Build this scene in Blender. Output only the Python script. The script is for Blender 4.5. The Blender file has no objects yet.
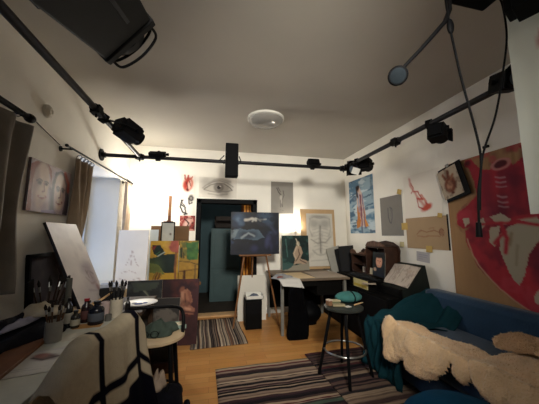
import bpy, bmesh, math, random
import numpy as np
from mathutils import Vector, Matrix, Euler
random.seed(7)
S = bpy.context.scene
COL = S.collection
PI = math.pi
R = math.radians

# ------------------------------------------------------------------ helpers
def catmull(p, k=6):
    p = [Vector(x) for x in p]; q = [p[0]]+p+[p[-1]]; o = []
    for i in range(1, len(q)-2):
        for j in range(k):
            t = j/k; a, b, c, d = q[i-1:i+3]
            o.append(.5*((2*b)+(c-a)*t+(2*a-5*b+4*c-d)*t*t+(3*b-a-3*c+d)*t**3))
    return o+[p[-1]]
def lin(c):
    if isinstance(c, str):
        c = c.lstrip('#'); c = tuple(int(c[i:i+2], 16)/255 for i in (0, 2, 4))
    return tuple((x/12.92 if x <= .04045 else ((x+.055)/1.055)**2.4) for x in c[:3])

MATS = {}
def mat(name, color, rough=.6, metal=0, var=.12, scale=18, bump=0, bscale=60, spec=.2, sheen=0):
    if name in MATS: return MATS[name]
    m = bpy.data.materials.new(name); m.use_nodes = True
    nt = m.node_tree; b = nt.nodes['Principled BSDF']
    L = lin(color)
    tc = nt.nodes.new('ShaderNodeTexCoord')
    n = nt.nodes.new('ShaderNodeTexNoise'); n.inputs['Scale'].default_value = scale; n.inputs['Detail'].default_value = 4
    nt.links.new(tc.outputs['Object'], n.inputs['Vector'])
    r = nt.nodes.new('ShaderNodeValToRGB')
    r.color_ramp.elements[0].position = .3; r.color_ramp.elements[1].position = .7
    r.color_ramp.elements[0].color = tuple(x*(1-var) for x in L)+(1,)
    r.color_ramp.elements[1].color = tuple(min(1, x*(1+var)) for x in L)+(1,)
    nt.links.new(n.outputs['Fac'], r.inputs['Fac'])
    nt.links.new(r.outputs['Color'], b.inputs['Base Color'])
    b.inputs['Roughness'].default_value = rough; b.inputs['Metallic'].default_value = metal
    b.inputs['Specular IOR Level'].default_value = spec
    if sheen:
        b.inputs['Sheen Weight'].default_value = sheen
    if bump:
        n2 = nt.nodes.new('ShaderNodeTexNoise'); n2.inputs['Scale'].default_value = bscale; n2.inputs['Detail'].default_value = 5
        nt.links.new(tc.outputs['Object'], n2.inputs['Vector'])
        bp = nt.nodes.new('ShaderNodeBump'); bp.inputs['Strength'].default_value = bump; bp.inputs['Distance'].default_value = .01
        nt.links.new(n2.outputs['Fac'], bp.inputs['Height']); nt.links.new(bp.outputs['Normal'], b.inputs['Normal'])
    MATS[name] = m
    return m

def attr_mat(name, rough=.7, bump=.0, bscale=90, spec=.3, sheen=0):
    if name in MATS: return MATS[name]
    m = bpy.data.materials.new(name); m.use_nodes = True
    nt = m.node_tree; b = nt.nodes['Principled BSDF']
    a = nt.nodes.new('ShaderNodeAttribute'); a.attribute_name = 'Col'
    nt.links.new(a.outputs['Color'], b.inputs['Base Color'])
    b.inputs['Roughness'].default_value = rough; b.inputs['Specular IOR Level'].default_value = spec
    if sheen: b.inputs['Sheen Weight'].default_value = sheen
    if bump:
        tc = nt.nodes.new('ShaderNodeTexCoord')
        n2 = nt.nodes.new('ShaderNodeTexNoise'); n2.inputs['Scale'].default_value = bscale
        nt.links.new(tc.outputs['Object'], n2.inputs['Vector'])
        bp = nt.nodes.new('ShaderNodeBump'); bp.inputs['Strength'].default_value = bump; bp.inputs['Distance'].default_value = .01
        nt.links.new(n2.outputs['Fac'], bp.inputs['Height']); nt.links.new(bp.outputs['Normal'], b.inputs['Normal'])
    MATS[name] = m
    return m

def emit_mat(name, color, strength):
    m = bpy.data.materials.new(name); m.use_nodes = True
    b = m.node_tree.nodes['Principled BSDF']
    b.inputs['Base Color'].default_value = (.8, .8, .8, 1)
    b.inputs['Emission Color'].default_value = tuple(color)+(1,)
    b.inputs['Emission Strength'].default_value = strength
    MATS[name] = m
    return m

class MB:
    """collects faces of one part"""
    def __init__(s): s.v = []; s.f = []; s.c = None
    def add(s, vs, fs):
        k = len(s.v); s.v += [tuple(map(float, p)) for p in vs]; s.f += [tuple(i+k for i in f) for f in fs]
        return s
    def box(s, c, d, rot=(0, 0, 0), taper=1.0):
        M = Euler(rot).to_matrix(); c = Vector(c); vs = []
        for z in (-1, 1):
            t = taper if z > 0 else 1
            for x, y in ((-1, -1), (1, -1), (1, 1), (-1, 1)):
                vs.append(c+M @ Vector((x*d[0]/2*t, y*d[1]/2*t, z*d[2]/2)))
        return s.add(vs, [(3, 2, 1, 0), (4, 5, 6, 7), (0, 1, 5, 4), (1, 2, 6, 5), (2, 3, 7, 6), (3, 0, 4, 7)])
    def bx(s, x0, x1, y0, y1, z0, z1):
        return s.box(((x0+x1)/2, (y0+y1)/2, (z0+z1)/2), (abs(x1-x0), abs(y1-y0), abs(z1-z0)))
    def tube(s, pts, r, n=10, cap=True, closed=False):
        pts = [Vector(p) for p in pts]; N = len(pts)
        rr = r if isinstance(r, (list, tuple)) else [r]*N
        vs = []; fs = []; up = None
        for i, p in enumerate(pts):
            if closed: d = pts[(i+1) % N]-pts[i-1]
            else: d = pts[min(i+1, N-1)]-pts[max(i-1, 0)]
            d.normalize()
            if up is None: up = d.orthogonal().normalized()
            a = (up-d*up.dot(d))
            if a.length < 1e-4: a = d.orthogonal()
            a.normalize(); up = a; b = d.cross(a)
            for k in range(n):
                t = 2*PI*k/n
                vs.append(p+(a*math.cos(t)+b*math.sin(t))*rr[i])
        for i in range(N if closed else N-1):
            j = (i+1) % N
            for k in range(n):
                fs.append((i*n+k, i*n+(k+1) % n, j*n+(k+1) % n, j*n+k))
        if cap and not closed:
            fs.append(tuple(range(n-1, -1, -1))); fs.append(tuple(range((N-1)*n, N*n)))
        return s.add(vs, fs)
    def cyl(s, a, b, r0, r1=None, n=16): return s.tube([a, b], [r0, r0 if r1 is None else r1], n)
    def lathe(s, prof, c=(0, 0, 0), n=24, axis='z', rot=(0, 0, 0)):
        vs = []; fs = []; M = Euler(rot).to_matrix(); c = Vector(c)
        for r, z in prof:
            for k in range(n):
                t = 2*PI*k/n; vs.append(c+M @ Vector((r*math.cos(t), r*math.sin(t), z)))
        for i in range(len(prof)-1):
            for k in range(n):
                fs.append((i*n+k, i*n+(k+1) % n, (i+1)*n+(k+1) % n, (i+1)*n+k))
        if prof[0][0] > 1e-5: fs.append(tuple(range(n-1, -1, -1)))
        if prof[-1][0] > 1e-5: fs.append(tuple(range((len(prof)-1)*n, len(prof)*n)))
        return s.add(vs, fs)
    def ball(s, c, r, n=16, m=10):
        if not isinstance(r, (tuple, list)): r = (r, r, r)
        vs = []; fs = []; c = Vector(c)
        for i in range(m+1):
            p = PI*i/m
            for k in range(n):
                t = 2*PI*k/n
                vs.append(c+Vector((r[0]*math.sin(p)*math.cos(t), r[1]*math.sin(p)*math.sin(t), -r[2]*math.cos(p))))
        for i in range(m):
            for k in range(n):
                fs.append((i*n+k, i*n+(k+1) % n, (i+1)*n+(k+1) % n, (i+1)*n+k))
        return s.add(vs, fs)
    def surf(s, nu, nv, fn):
        vs = [fn(i/nu, j/nv) for j in range(nv+1) for i in range(nu+1)]
        fs = [(j*(nu+1)+i, j*(nu+1)+i+1, (j+1)*(nu+1)+i+1, (j+1)*(nu+1)+i) for j in range(nv) for i in range(nu)]
        return s.add(vs, fs)
    def prism(s, poly, z0, z1):
        n = len(poly); vs = [(x, y, z0) for x, y in poly]+[(x, y, z1) for x, y in poly]
        return s.add(vs, [tuple(range(n-1, -1, -1)), tuple(range(n, 2*n))]+[(i, (i+1) % n, n+(i+1) % n, n+i) for i in range(n)])
    def xf(s, M):
        s.v = [tuple(M @ Vector(p)) for p in s.v]; return s

def obj(name, mb, m, parent=None, loc=(0, 0, 0), rot=(0, 0, 0), smooth=True, bevel=0, solid=0, sub=0, cols=None, angle=40):
    me = bpy.data.meshes.new(name); me.from_pydata(mb.v, [], mb.f); me.update()
    bm = bmesh.new(); bm.from_mesh(me)
    bmesh.ops.remove_doubles(bm, verts=bm.verts, dist=1e-6) if cols is None else None
    bmesh.ops.recalc_face_normals(bm, faces=bm.faces); bm.to_mesh(me); bm.free()
    me.materials.append(m)
    if cols is not None:
        a = me.color_attributes.new('Col', 'FLOAT_COLOR', 'POINT')
        buf = np.ones((len(me.vertices), 4), dtype=np.float32); buf[:, :3] = cols
        a.data.foreach_set('color', buf.ravel())
    o = bpy.data.objects.new(name, me); COL.objects.link(o)
    if parent: o.parent = parent
    o.location = loc; o.rotation_euler = rot
    if smooth:
        me.polygons.foreach_set('use_smooth', [True]*len(me.polygons))
        try: me.set_sharp_from_angle(angle=R(angle))
        except Exception: pass
    if solid:
        md = o.modifiers.new('solid', 'SOLIDIFY'); md.thickness = solid; md.offset = 0
    if bevel:
        md = o.modifiers.new('bevel', 'BEVEL'); md.width = bevel; md.segments = 2; md.limit_method = 'ANGLE'
    if sub:
        md = o.modifiers.new('sub', 'SUBSURF'); md.levels = sub; md.render_levels = sub
    return o

def tag(o, label, cat, group=None, kind=None):
    o['label'] = label; o['category'] = cat
    if group: o['group'] = group
    if kind: o['kind'] = kind
    return o

def thing(name, label, cat, loc=(0, 0, 0), rot=(0, 0, 0), group=None):
    o = bpy.data.objects.new(name, None); COL.objects.link(o); o.empty_display_size = .05
    o.location = loc; o.rotation_euler = rot if isinstance(rot, (tuple, list)) else (0, 0, rot)
    return tag(o, label, cat, group)

def struct(name, mb, m, bevel=0, parent=None, **k):
    o = obj(name, mb, m, parent, smooth=False, bevel=bevel, **k)
    if not parent: o['kind'] = 'structure'
    return o

# ------------------------------------------------------------------ painted surfaces (colour attributes)
def _lat(seed):
    return np.random.RandomState(seed).rand(64, 64)
_LATS = {}
def vnoise(x, y, seed=0, octaves=3):
    if seed not in _LATS: _LATS[seed] = _lat(seed)
    L = _LATS[seed]; t = 0; a = .5; tot = 0
    for o in range(octaves):
        xi = np.floor(x).astype(int); yi = np.floor(y).astype(int)
        fx = x-xi; fy = y-yi; fx = fx*fx*(3-2*fx); fy = fy*fy*(3-2*fy)
        g = lambda i, j: L[(yi+j) % 64, (xi+i) % 64]
        t = t+a*((g(0, 0)*(1-fx)+g(1, 0)*fx)*(1-fy)+(g(0, 1)*(1-fx)+g(1, 1)*fx)*fy)
        tot += a; a *= .5; x = x*2.03+11.3; y = y*2.03+5.7
    return t/tot

class Paint:
    """a picture as colours on a grid; u to the right, v downwards, both 0..1"""
    def __init__(s, w, h, base, cells=70, warp=.0, wscale=6, seed=1):
        s.w, s.h = w, h; k = max(w, h)
        s.nx = max(4, int(cells*w/k)); s.ny = max(4, int(cells*h/k))
        u = np.linspace(0, 1, s.nx+1); v = np.linspace(0, 1, s.ny+1)
        s.U, s.V = np.meshgrid(u, v); s.asp = h/w; s.seed = seed
        s.X = s.U.copy(); s.Y = s.V*s.asp
        s.x0, s.y0 = s.X.copy(), s.Y.copy()
        if warp:
            s.X = s.X+warp*(vnoise(s.x0*wscale, s.y0*wscale, seed+50)-.5)
            s.Y = s.Y+warp*(vnoise(s.x0*wscale+9, s.y0*wscale+3, seed+51)-.5)
        s.C = np.zeros(s.U.shape+(3,)); s.C[:] = lin(base)
    def put(s, m, c, a=1):
        m = np.clip(m*a, 0, 1)[..., None]; s.C = s.C*(1-m)+np.array(lin(c))*m; return s
    def ell(s, u, v, ru, rv, c, soft=.2, rot=0, a=1):
        dx = s.X-u; dy = s.Y-v*s.asp; t = R(rot)
        x = dx*math.cos(t)+dy*math.sin(t); y = -dx*math.sin(t)+dy*math.cos(t)
        d = np.sqrt((x/ru)**2+(y/(rv*s.asp))**2)
        return s.put(np.clip((1+soft-d)/(2*soft+1e-6), 0, 1), c, a)
    def ring(s, u, v, ru, rv, wid, c, a=1):
        dx = s.X-u; dy = s.Y-v*s.asp
        d = np.abs(np.sqrt((dx/ru)**2+(dy/(rv*s.asp))**2)-1)*min(ru, rv*s.asp)
        return s.put(np.clip(1.5-d/wid, 0, 1), c, a)
    def line(s, pts, wid, c, a=1, soft=.6):
        d = np.full(s.U.shape, 9.)
        for (u0, v0), (u1, v1) in zip(pts[:-1], pts[1:]):
            y0, y1 = v0*s.asp, v1*s.asp
            ex, ey = u1-u0, y1-y0; q = ex*ex+ey*ey+1e-9
            t = np.clip(((s.X-u0)*ex+(s.Y-y0)*ey)/q, 0, 1)
            d = np.minimum(d, np.hypot(s.X-u0-t*ex, s.Y-y0-t*ey))
        return s.put(np.clip((wid*(1+soft)-d)/(wid*2*soft), 0, 1), c, a)
    def poly(s, pts, c, a=1):
        ins = np.zeros(s.U.shape, bool); n = len(pts)
        for i in range(n):
            x0, y0 = pts[i][0], pts[i][1]*s.asp; x1, y1 = pts[(i+1) % n][0], pts[(i+1) % n][1]*s.asp
            if y0 == y1: continue
            ins ^= ((s.Y > min(y0, y1)) & (s.Y <= max(y0, y1)) & (s.X < (s.Y-y0)*(x1-x0)/(y1-y0)+x0))
        return s.put(ins.astype(float), c, a)
    def cloud(s, c, scale=5, thr=.5, soft=.15, a=1, seed=3, sx=1, sy=1):
        n = vnoise(s.x0*scale*sx+seed, s.y0*scale*sy, s.seed+seed)
        return s.put(np.clip((n-thr)/soft, 0, 1), c, a)
    def vary(s, amt=.2, scale=8, seed=5, sx=1, sy=1):
        n = vnoise(s.x0*scale*sx, s.y0*scale*sy, s.seed+seed)
        s.C *= (1+amt*2*(n-.5))[..., None]; return s

ART_PAPER = attr_mat('painted_paper', .75, .05)
ART_OIL = attr_mat('painted_canvas', .5, .12, 140)
def sheet_mb(P, depth, edge='#d8d0c0', curl=0):
    """front at y=0 facing -Y, base at z=0, centred in x"""
    mb = MB(); cols = []
    w, h = P.w, P.h
    def fn(u, v): return ((u-.5)*w, -curl*(math.sin(u*PI*1.3)*.5+max(0, v-.8)*3), h*(1-v))
    mb.surf(P.nx, P.ny, fn); cols = P.C.reshape(-1, 3)
    k = len(mb.v)
    mb.box((0, depth/2+.0006, h/2), (w, depth, h)); ec = np.tile(np.array(lin(edge)), (8, 1))
    return mb, np.vstack([cols, ec])

def art(name, label, cat, P, loc, rotz=0, depth=.0015, lean=0, roll=0, edge='#d8d0c0', oil=False, group=None, frame=None, fcol=None, parent=None):
    mb, cols = sheet_mb(P, depth, edge)
    m = ART_OIL if oil else ART_PAPER
    rot = (-R(lean), R(roll), R(rotz))
    if frame is None:
        o = obj(name, mb, m, loc=loc, rot=rot, cols=cols, smooth=False)
        return tag(o, label, cat, group)
    t = thing(name, label, cat, loc, rot, group)
    obj('picture', mb, m, t, cols=cols, smooth=False, loc=(0, 0, frame))
    f = MB(); W, H, d = P.w, P.h, depth+.02
    f.box((0, d/2-.014, frame/2), (W+2*frame, d, frame)); f.box((0, d/2-.014, H+frame*1.5), (W+2*frame, d, frame))
    f.box((-W/2-frame/2, d/2-.014, H/2+frame), (frame, d, H)); f.box((W/2+frame/2, d/2-.014, H/2+frame), (frame, d, H))
    obj('frame', f, fcol, t, bevel=.003, smooth=False)
    return t

# ------------------------------------------------------------------ materials
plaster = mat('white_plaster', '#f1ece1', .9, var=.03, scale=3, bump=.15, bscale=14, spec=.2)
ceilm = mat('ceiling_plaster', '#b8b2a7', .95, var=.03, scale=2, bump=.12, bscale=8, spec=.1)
black_metal = mat('black_metal', '#08080a', .6, 0, .2, spec=.12)
pipe_m = mat('dark_pipe_steel', '#2b2a2c', .42, .5, .15, 40)
black_paint = mat('black_paint', '#0b0b0d', .6, 0, .2, spec=.1)
black_plastic = mat('black_plastic', '#070709', .6, 0, .2, spec=.08)
steel = mat('brushed_steel', '#9a9a98', .3, .9, .1)
white_frame = mat('white_lacquer', '#dcdad2', .5, 0, .04)
easel_wood = mat('easel_wood', '#7d5636', .55, 0, .2, 12)
light_wood = mat('pale_wood', '#c9a478', .55, 0, .15, 10)
dark_wood = mat('dark_carved_wood', '#35221a', .5, 0, .35, 14, bump=.5, bscale=40)
black_wood = mat('black_wood', '#0a0a0a', .6, 0, .2, spec=.08)
desk_black = mat('desk_black', '#0b0a09', .6, 0, .2, spec=.08)
desk_white = mat('desk_white_top', '#b9b8ac', .5, 0, .06)
fabric_dark = mat('dark_fabric', '#101018', .95, 0, .3, 20, bump=.4, bscale=90, spec=.1)

def floor_mat():
    m = bpy.data.materials.new('laminate_planks'); m.use_nodes = True; nt = m.node_tree; b = nt.nodes['Principled BSDF']
    tc = nt.nodes.new('ShaderNodeTexCoord')
    br = nt.nodes.new('ShaderNodeTexBrick'); br.inputs['Scale'].default_value = 1
    br.inputs['Brick Width'].default_value = .62; br.inputs['Row Height'].default_value = .085
    br.inputs['Mortar Size'].default_value = .0012; br.inputs['Mortar Smooth'].default_value = .1; br.offset = .37
    br.inputs['Color1'].default_value = lin('#d49c5c')+(1,); br.inputs['Color2'].default_value = lin('#c08446')+(1,)
    br.inputs['Mortar'].default_value = lin('#7d5730')+(1,)
    nt.links.new(tc.outputs['Object'], br.inputs['Vector'])
    mp = nt.nodes.new('ShaderNodeMapping'); mp.inputs['Scale'].default_value = (3, 45, 1)
    nt.links.new(tc.outputs['Object'], mp.inputs['Vector'])
    n = nt.nodes.new('ShaderNodeTexNoise'); n.inputs['Scale'].default_value = 2; n.inputs['Detail'].default_value = 5
    nt.links.new(mp.outputs['Vector'], n.inputs['Vector'])
    mx = nt.nodes.new('ShaderNodeMix'); mx.data_type = 'RGBA'; mx.blend_type = 'MULTIPLY'; mx.inputs[0].default_value = .35
    nt.links.new(br.outputs['Color'], mx.inputs[6]); nt.links.new(n.outputs['Color'], mx.inputs[7])
    nt.links.new(mx.outputs[2], b.inputs['Base Color'])
    b.inputs['Roughness'].default_value = .38; b.inputs['Specular IOR Level'].default_value = .4
    return m
floor_m = floor_mat()

# ------------------------------------------------------------------ the room
XL, XR, YB, YF, CZ = -1.4, 2.55, 4.58, -1.1, 2.88
struct('floor', MB().bx(XL-.5, XR+.1, YF-.1, YB+.16, -.06, 0), floor_m)
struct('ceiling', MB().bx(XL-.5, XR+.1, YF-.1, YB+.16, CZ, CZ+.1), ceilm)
w = MB(); NA = (.55, 2.0); NB = (2.98, 4.2); X0 = XL-.5
w.bx(X0, XL, YF-.1, NA[0], 0, CZ); w.bx(X0, XL, NA[1], NB[0], 0, CZ); w.bx(X0, XL, NB[1], YB+.16, 0, CZ)
for n in (NA, NB):
    w.bx(X0, XL, n[0], n[1], 0, .98 if n is NA else .70); w.bx(X0, XL, n[0], n[1], 2.2, CZ)
struct('wall_left', w, plaster)
struct('wall_right', MB().bx(XR, XR+.1, YF-.1, YB+.16, 0, CZ), plaster)
struct('wall_front', MB().bx(XL-.5, XR+.1, YF-.1, YF, 0, CZ), plaster)
DX0, DX1, DZ = -.29, .77, 1.99
w = MB(); w.bx(XL, DX0, YB, YB+.16, 0, CZ); w.bx(DX1, XR, YB, YB+.16, 0, CZ); w.bx(DX0, DX1, YB, YB+.16, DZ, CZ)
struct('wall_back', w, plaster)
struct('baseboard_back', MB().bx(XL, DX0-.002, YB-.015, YB, 0, .07).bx(DX1+.002, XR, YB-.015, YB, 0, .07), white_frame)
struct('baseboard_right', MB().bx(XR-.015, XR, YF, YB-.02, 0, .07), white_frame)
# doorway: dark painted frame
f = MB(); f.bx(DX0, DX0+.075, YB-.02, YB+.17, 0, DZ); f.bx(DX1-.075, DX1, YB-.02, YB+.17, 0, DZ); f.bx(DX0, DX1, YB-.02, YB+.17, DZ-.075, DZ)
struct('door_1', f, black_paint, bevel=.004)
struct('trim_1', MB().bx(DX0+.075, DX1-.075, YB-.01, YB+.17, 0, .025), light_wood)
# hall behind the doorway
hall_m = mat('teal_hall_paint', '#465a60', .8, 0, .1, 3)
HB = 6.5
struct('wall_hall_back', MB().bx(-1.1, 2.0, HB, HB+.1, 0, 2.7), hall_m)
struct('wall_hall_left', MB().bx(-1.1, -1.0, YB+.16, HB, 0, 2.7), hall_m)
struct('wall_hall_right', MB().bx(1.9, 2.0, YB+.16, HB, 0, 2.7), hall_m)
struct('floor_hall', MB().bx(-1.1, 2.0, YB+.16, HB+.1, -.06, -.002), mat('dark_hall_floor', '#3a332c', .6, 0, .2, 8))
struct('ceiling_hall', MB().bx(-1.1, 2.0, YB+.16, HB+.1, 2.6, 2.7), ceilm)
# windows in the two niches of the left wall
glass_m = bpy.data.materials.new('window_glass'); glass_m.use_nodes = True
_b = glass_m.node_tree.nodes['Principled BSDF']
_b.inputs['Transmission Weight'].default_value = 1; _b.inputs['Roughness'].default_value = .0; _b.inputs['IOR'].default_value = 1.05
_b.inputs['Base Color'].default_value = (.95, .97, 1, 1)
for i, n in enumerate((NA, NB)):
    f = MB(); y0, y1 = n; xx = XL-.42; zs = .98 if n is NA else .70
    for a, b in ((y0, y0+.06), (y1-.06, y1), ((y0+y1)/2-.04, (y0+y1)/2+.04)): f.bx(xx-.03, xx+.03, a, b, zs, 2.2)
    for a, b in ((zs, zs+.07), (2.13, 2.2), (1.62, 1.67)): f.bx(xx-.029, xx+.029, y0, y1, a, b)
    wf = struct('window_%d' % (i+1), f, white_frame)
    obj('pane', MB().bx(xx-.004, xx+.004, y0+.01, y1-.01, zs+.02, 2.18), glass_m, wf, smooth=False)
    s = MB().bx(XL-.4, XL+.02, y0+.002, y1-.002, zs, zs+.015); struct('trim_%d' % (i+2), s, white_frame, bevel=.004)

# ------------------------------------------------------------------ things in the hall, seen through the doorway
t = thing('hall_cupboard', 'grey-green cupboard standing in the dark hall beyond the doorway', 'cupboard', (.29, 5.55, -.002))
cup_m = mat('grey_green_paint', '#4a5e60', .5, 0, .08, 5)
obj('body', MB().bx(-.33, .33, .02, .5, 0, 1.5), cup_m, t, bevel=.006, smooth=False)
for z0, z1 in ((.05, .64), (.68, 1.47)):
    d = obj('door', MB().bx(-.31, .31, 0, .02, z0, z1).bx(-.25, .25, -.006, .001, z0+.06, z1-.06), cup_m, t, bevel=.003, smooth=False)
    obj('knob', MB().ball((.27, -.02, (z0+z1)/2), .014), steel, d)
t = thing('wooden_crate', 'dark wooden crate on top of the grey-green cupboard in the hall', 'crate', (.27, 5.58, 1.498))
c = MB(); c.bx(-.24, .24, .0, .36, 0, .02); c.bx(-.24, -.22, 0, .36, 0, .26); c.bx(.22, .24, 0, .36, 0, .26); c.bx(-.24, .24, .34, .36, 0, .26); c.bx(-.24, .24, 0, .02, .17, .26); c.bx(-.24, .24, 0, .02, .0, .07)
obj('box', c, mat('dark_crate_wood', '#2c2622', .7, 0, .25, 12), t, smooth=False)
t = thing('slatted_wardrobe', 'tall honey-brown wardrobe with upright slats in the hall behind the blue painting', 'wardrobe', (.95, 5.05, -.002))
c = MB(); c.bx(-.36, .36, .04, .5, 0, 2.25); obj('body', c, mat('honey_wood_dark', '#7a3f18', .5, 0, .2, 9), t, smooth=False)
c = MB()
for k in range(12):
    c.bx(-.36+k*.06, -.36+k*.06+.038, 0, .04, .03, 2.22)
obj('slats', c, mat('honey_wood', '#e0963e', .45, 0, .35, 11), t, bevel=.004, smooth=False)
P = Paint(.2, .26, '#b56a2a', 24); P.ell(.5, .5, .3, .35, '#e0a050', .3); P.cloud('#6a3414', 6, .55, .1, .7)
art('framed_picture', 'small orange picture in a black frame on the slatted wardrobe in the hall', 'picture', P, (.85, 5.035, 1.84), 0, .01, frame=.03, fcol=black_paint)

# ------------------------------------------------------------------ lighting pipes
def pipe(name, label, a, b, flanges=(), joints=(), rods=()):
    t = thing(name, label, 'pipe', a)
    A = Vector(a); d = Vector(b)-A
    obj('tube', MB().cyl((0, 0, 0), d, .024), pipe_m, t)
    for p, n in flanges:
        p = Vector(p)-A; n = Vector(n)
        obj('flange', MB().cyl(p, p+n*.012, .075, n=20).cyl(p+n*.012, p+n*.05, .034), black_metal, t)
    for p, ax in joints:
        p = Vector(p)-A; ax = Vector(ax)
        obj('joint', MB().cyl(p-ax*.05, p+ax*.05, .036).box(p, (.07, .07, .07)).cyl(p, p+Vector((0, 0, -.06)), .009), black_metal, t)
    for p in rods:
        p = Vector(p)-A
        obj('drop_rod', MB().cyl(p, (p.x, p.y, CZ-a[2]), .012).cyl((p.x, p.y, CZ-a[2]-.01), (p.x, p.y, CZ-a[2]), .05), black_metal, t)
PZ = 2.36
pipe('lighting_pipe', 'dark pipe under the ceiling along the back wall, flanged to the left wall', (XL+.001, 3.48, PZ), (2.0, 3.44, PZ),
     [((XL+.001, 3.48, PZ), (1, 0, 0))], [((-.95, 3.475, PZ), (1, 0, 0)), ((1.9, 3.44, PZ), (1, 0, 0))], [])
pipe('lighting_pipe', 'dark pipe under the ceiling running parallel to the curtained left wall', (-.94, .3, PZ+.002), (-.95, 3.42, PZ+.002), (), [((-.945, 2.2, PZ), (0, 1, 0))], [(-.94, .45, PZ)])
pipe('lighting_pipe', 'dark pipe under the ceiling running parallel to the right wall with drawings', (1.9, .3, PZ+.002), (1.9, 3.385, PZ+.002), (), [((1.9, 2.3, PZ), (0, 1, 0))], [(1.9, .45, PZ)])

def aim(d): return Vector(d).to_track_quat('Y', 'Z').to_euler()
lens_m = mat('dim_lens_glass', '#56606a', .15, 0, .1, 6, spec=.6)
def spot(label, loc, d, L, W, H, pipe_at, doors=4, name='stage_light', lens='round'):
    """lamp housing with the beam along local +Y, yoke and pipe clamp"""
    t = thing(name, label, 'stage light', loc, tuple(aim(d)))
    h = MB(); h.box((0, -L*.08, 0), (W, L*.62, H)); h.box((0, -L*.44, 0), (W*.8, L*.16, H*.8)); h.box((0, L*.27, 0), (W*.9, L*.1, H*.9))
    for k in range(5): h.box((0, -L*.3+k*L*.1, H*.5), (W*.7, L*.035, H*.06))
    obj('housing', h, black_metal, t, bevel=min(W, H)*.04, smooth=False)
    r = min(W, H)*.42
    obj('lens_ring', MB().lathe([(r, 0), (r*1.08, 0), (r*1.08, .03), (r, .03), (r, 0)], (0, L*.32, 0), rot=(-PI/2, 0, 0)), black_metal, t)
    obj('lens', MB().lathe([(0, .012), (r*.6, .01), (r, .002), (r, 0)], (0, L*.32, 0), rot=(-PI/2, 0, 0)), lens_m, t)
    for k in range(doors):
        M = Matrix.Rotation(k*PI/2, 4, 'Y') @ Matrix.Translation((0, L*.33, 0))
        e = (H if k % 2 == 0 else W)*.46; wd = (W if k % 2 == 0 else H)*.9
        m = MB(); m.box((0, L*.13*.8, e+L*.06), (wd, L*.24, .006), (R(28), 0, 0)); m.xf(M)
        obj('barn_door', m, black_metal, t, smooth=False)
    up = t.rotation_euler.to_matrix().inverted() @ (Vector(pipe_at)-Vector(loc))
    q = MB()
    sd = W/2+.012
    n = up.normalized(); top = up-n*.05
    for s in (-1, 1): q.tube([(s*sd, 0, 0), (s*sd, top.y*.6, top.z*.6), (s*sd*.25+top.x, top.y, top.z)], .009, 8)
    q.tube([(-sd*.25+top.x, top.y, top.z), (sd*.25+top.x, top.y, top.z)], .011, 8)
    obj('yoke', q, black_metal, t)
    obj('knob', MB().cyl((sd, 0, 0), (sd+.025, 0, 0), .018), black_plastic, t)
    obj('clamp', MB().box(up, (.06, .06, .07)).cyl(top, up, .012), black_metal, t, bevel=.006, smooth=False)
    return t
# the large lamp overhead, close to the viewer
_a = Vector((-.006, .939, .344)).normalized(); _x = _a.cross(Vector((0, 0, 1))).normalized(); _z = _x.cross(_a)
_X = (_x+_z).normalized(); _Z = _X.cross(_a)
t = thing('stage_light', 'very large black stage light overhead beside the left pipe, nearest the viewer', 'stage light', (-.445, .86, 2.175),
          tuple(Matrix((_X, _a, _Z)).transposed().to_euler()))
h = MB(); h.box((0, -.06, 0), (.25, .50, .23)); h.box((0, -.34, 0), (.2, .08, .18)); h.box((0, .215, .0), (.265, .05, .245))
for k in range(7): h.box((.128, -.27+k*.07, .02), (.012, .035, .12));
obj('housing', h, black_metal, t, bevel=.008, smooth=False)
obj('front_rim', MB().lathe([(.10, 0), (.125, 0), (.125, .05), (.11, .05), (.10, 0)], (0, .235, 0), rot=(-PI/2, 0, 0)), black_metal, t)
obj('lens', MB().lathe([(0, .03), (.06, .025), (.105, .0)], (0, .24, 0), rot=(-PI/2, 0, 0)), lens_m, t)
g = MB()
for e, w in ((-.115, .012), (-.085, .0)): g.tube(catmull([(-.11, .24, e), (-.10, .285+w, e-.02), (0, .305+w, e-.03), (.10, .285+w, e-.02), (.11, .24, e)], 5), .006, 8)
obj('handle', g, black_metal, t)
obj('rating_strip', MB().box((.04, -.02, -.1205), (.014, .2, .003)), mat('dark_grey_strip', '#2b2b33', .6), t, smooth=False)
q = MB(); q.tube([(-.14, -.05, 0), (-.14, -.08, .16), (.14, -.08, .16), (.14, -.05, 0)], .011, 8); q.tube([(-.14, -.08, .15), (-.24, -.06, .36)], .014, 8)
obj('yoke', q, black_metal, t)
spot('small black stage light hung from the left pipe, over the face portraits', (-.80, 2.56, 2.33), (.55, .75, -.28), .26, .16, .15, (-.95, 2.35, 2.36), 0)
spot('flat little floodlight on the back pipe above the glowing wall lamp', (-.73, 3.44, 2.40), (.05, .5, .35), .12, .2, .06, (-.73, 3.475, 2.36), 0)
spot('compact floodlight clamped on the back pipe over the figure on grey sheet', (1.41, 3.43, 2.40), (0, .6, -.2), .14, .17, .1, (1.41, 3.45, 2.36), 0)
t = thing('hanging_loudspeaker', 'upright black box hanging on the back pipe above the doorway', 'speaker', (.22, 3.40, 2.13))
obj('housing', MB().bx(-.085, .085, -.07, .05, 0, .46), black_plastic, t, bevel=.01, smooth=False)
obj('grille', MB().bx(-.075, .075, -.075, -.069, .02, .44), mat('speaker_grille', '#08080a', .8, 0, .4, 200), t, smooth=False)
obj('bracket', MB().tube([(-.1, 0, .3), (-.16, .03, .24), (-.1, .06, .2)], .007).tube([(.1, 0, .3), (.13, .03, .24), (.1, .06, .2)], .007).box((0, .06, .23), (.2, .04, .05)), black_metal, t)
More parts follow.
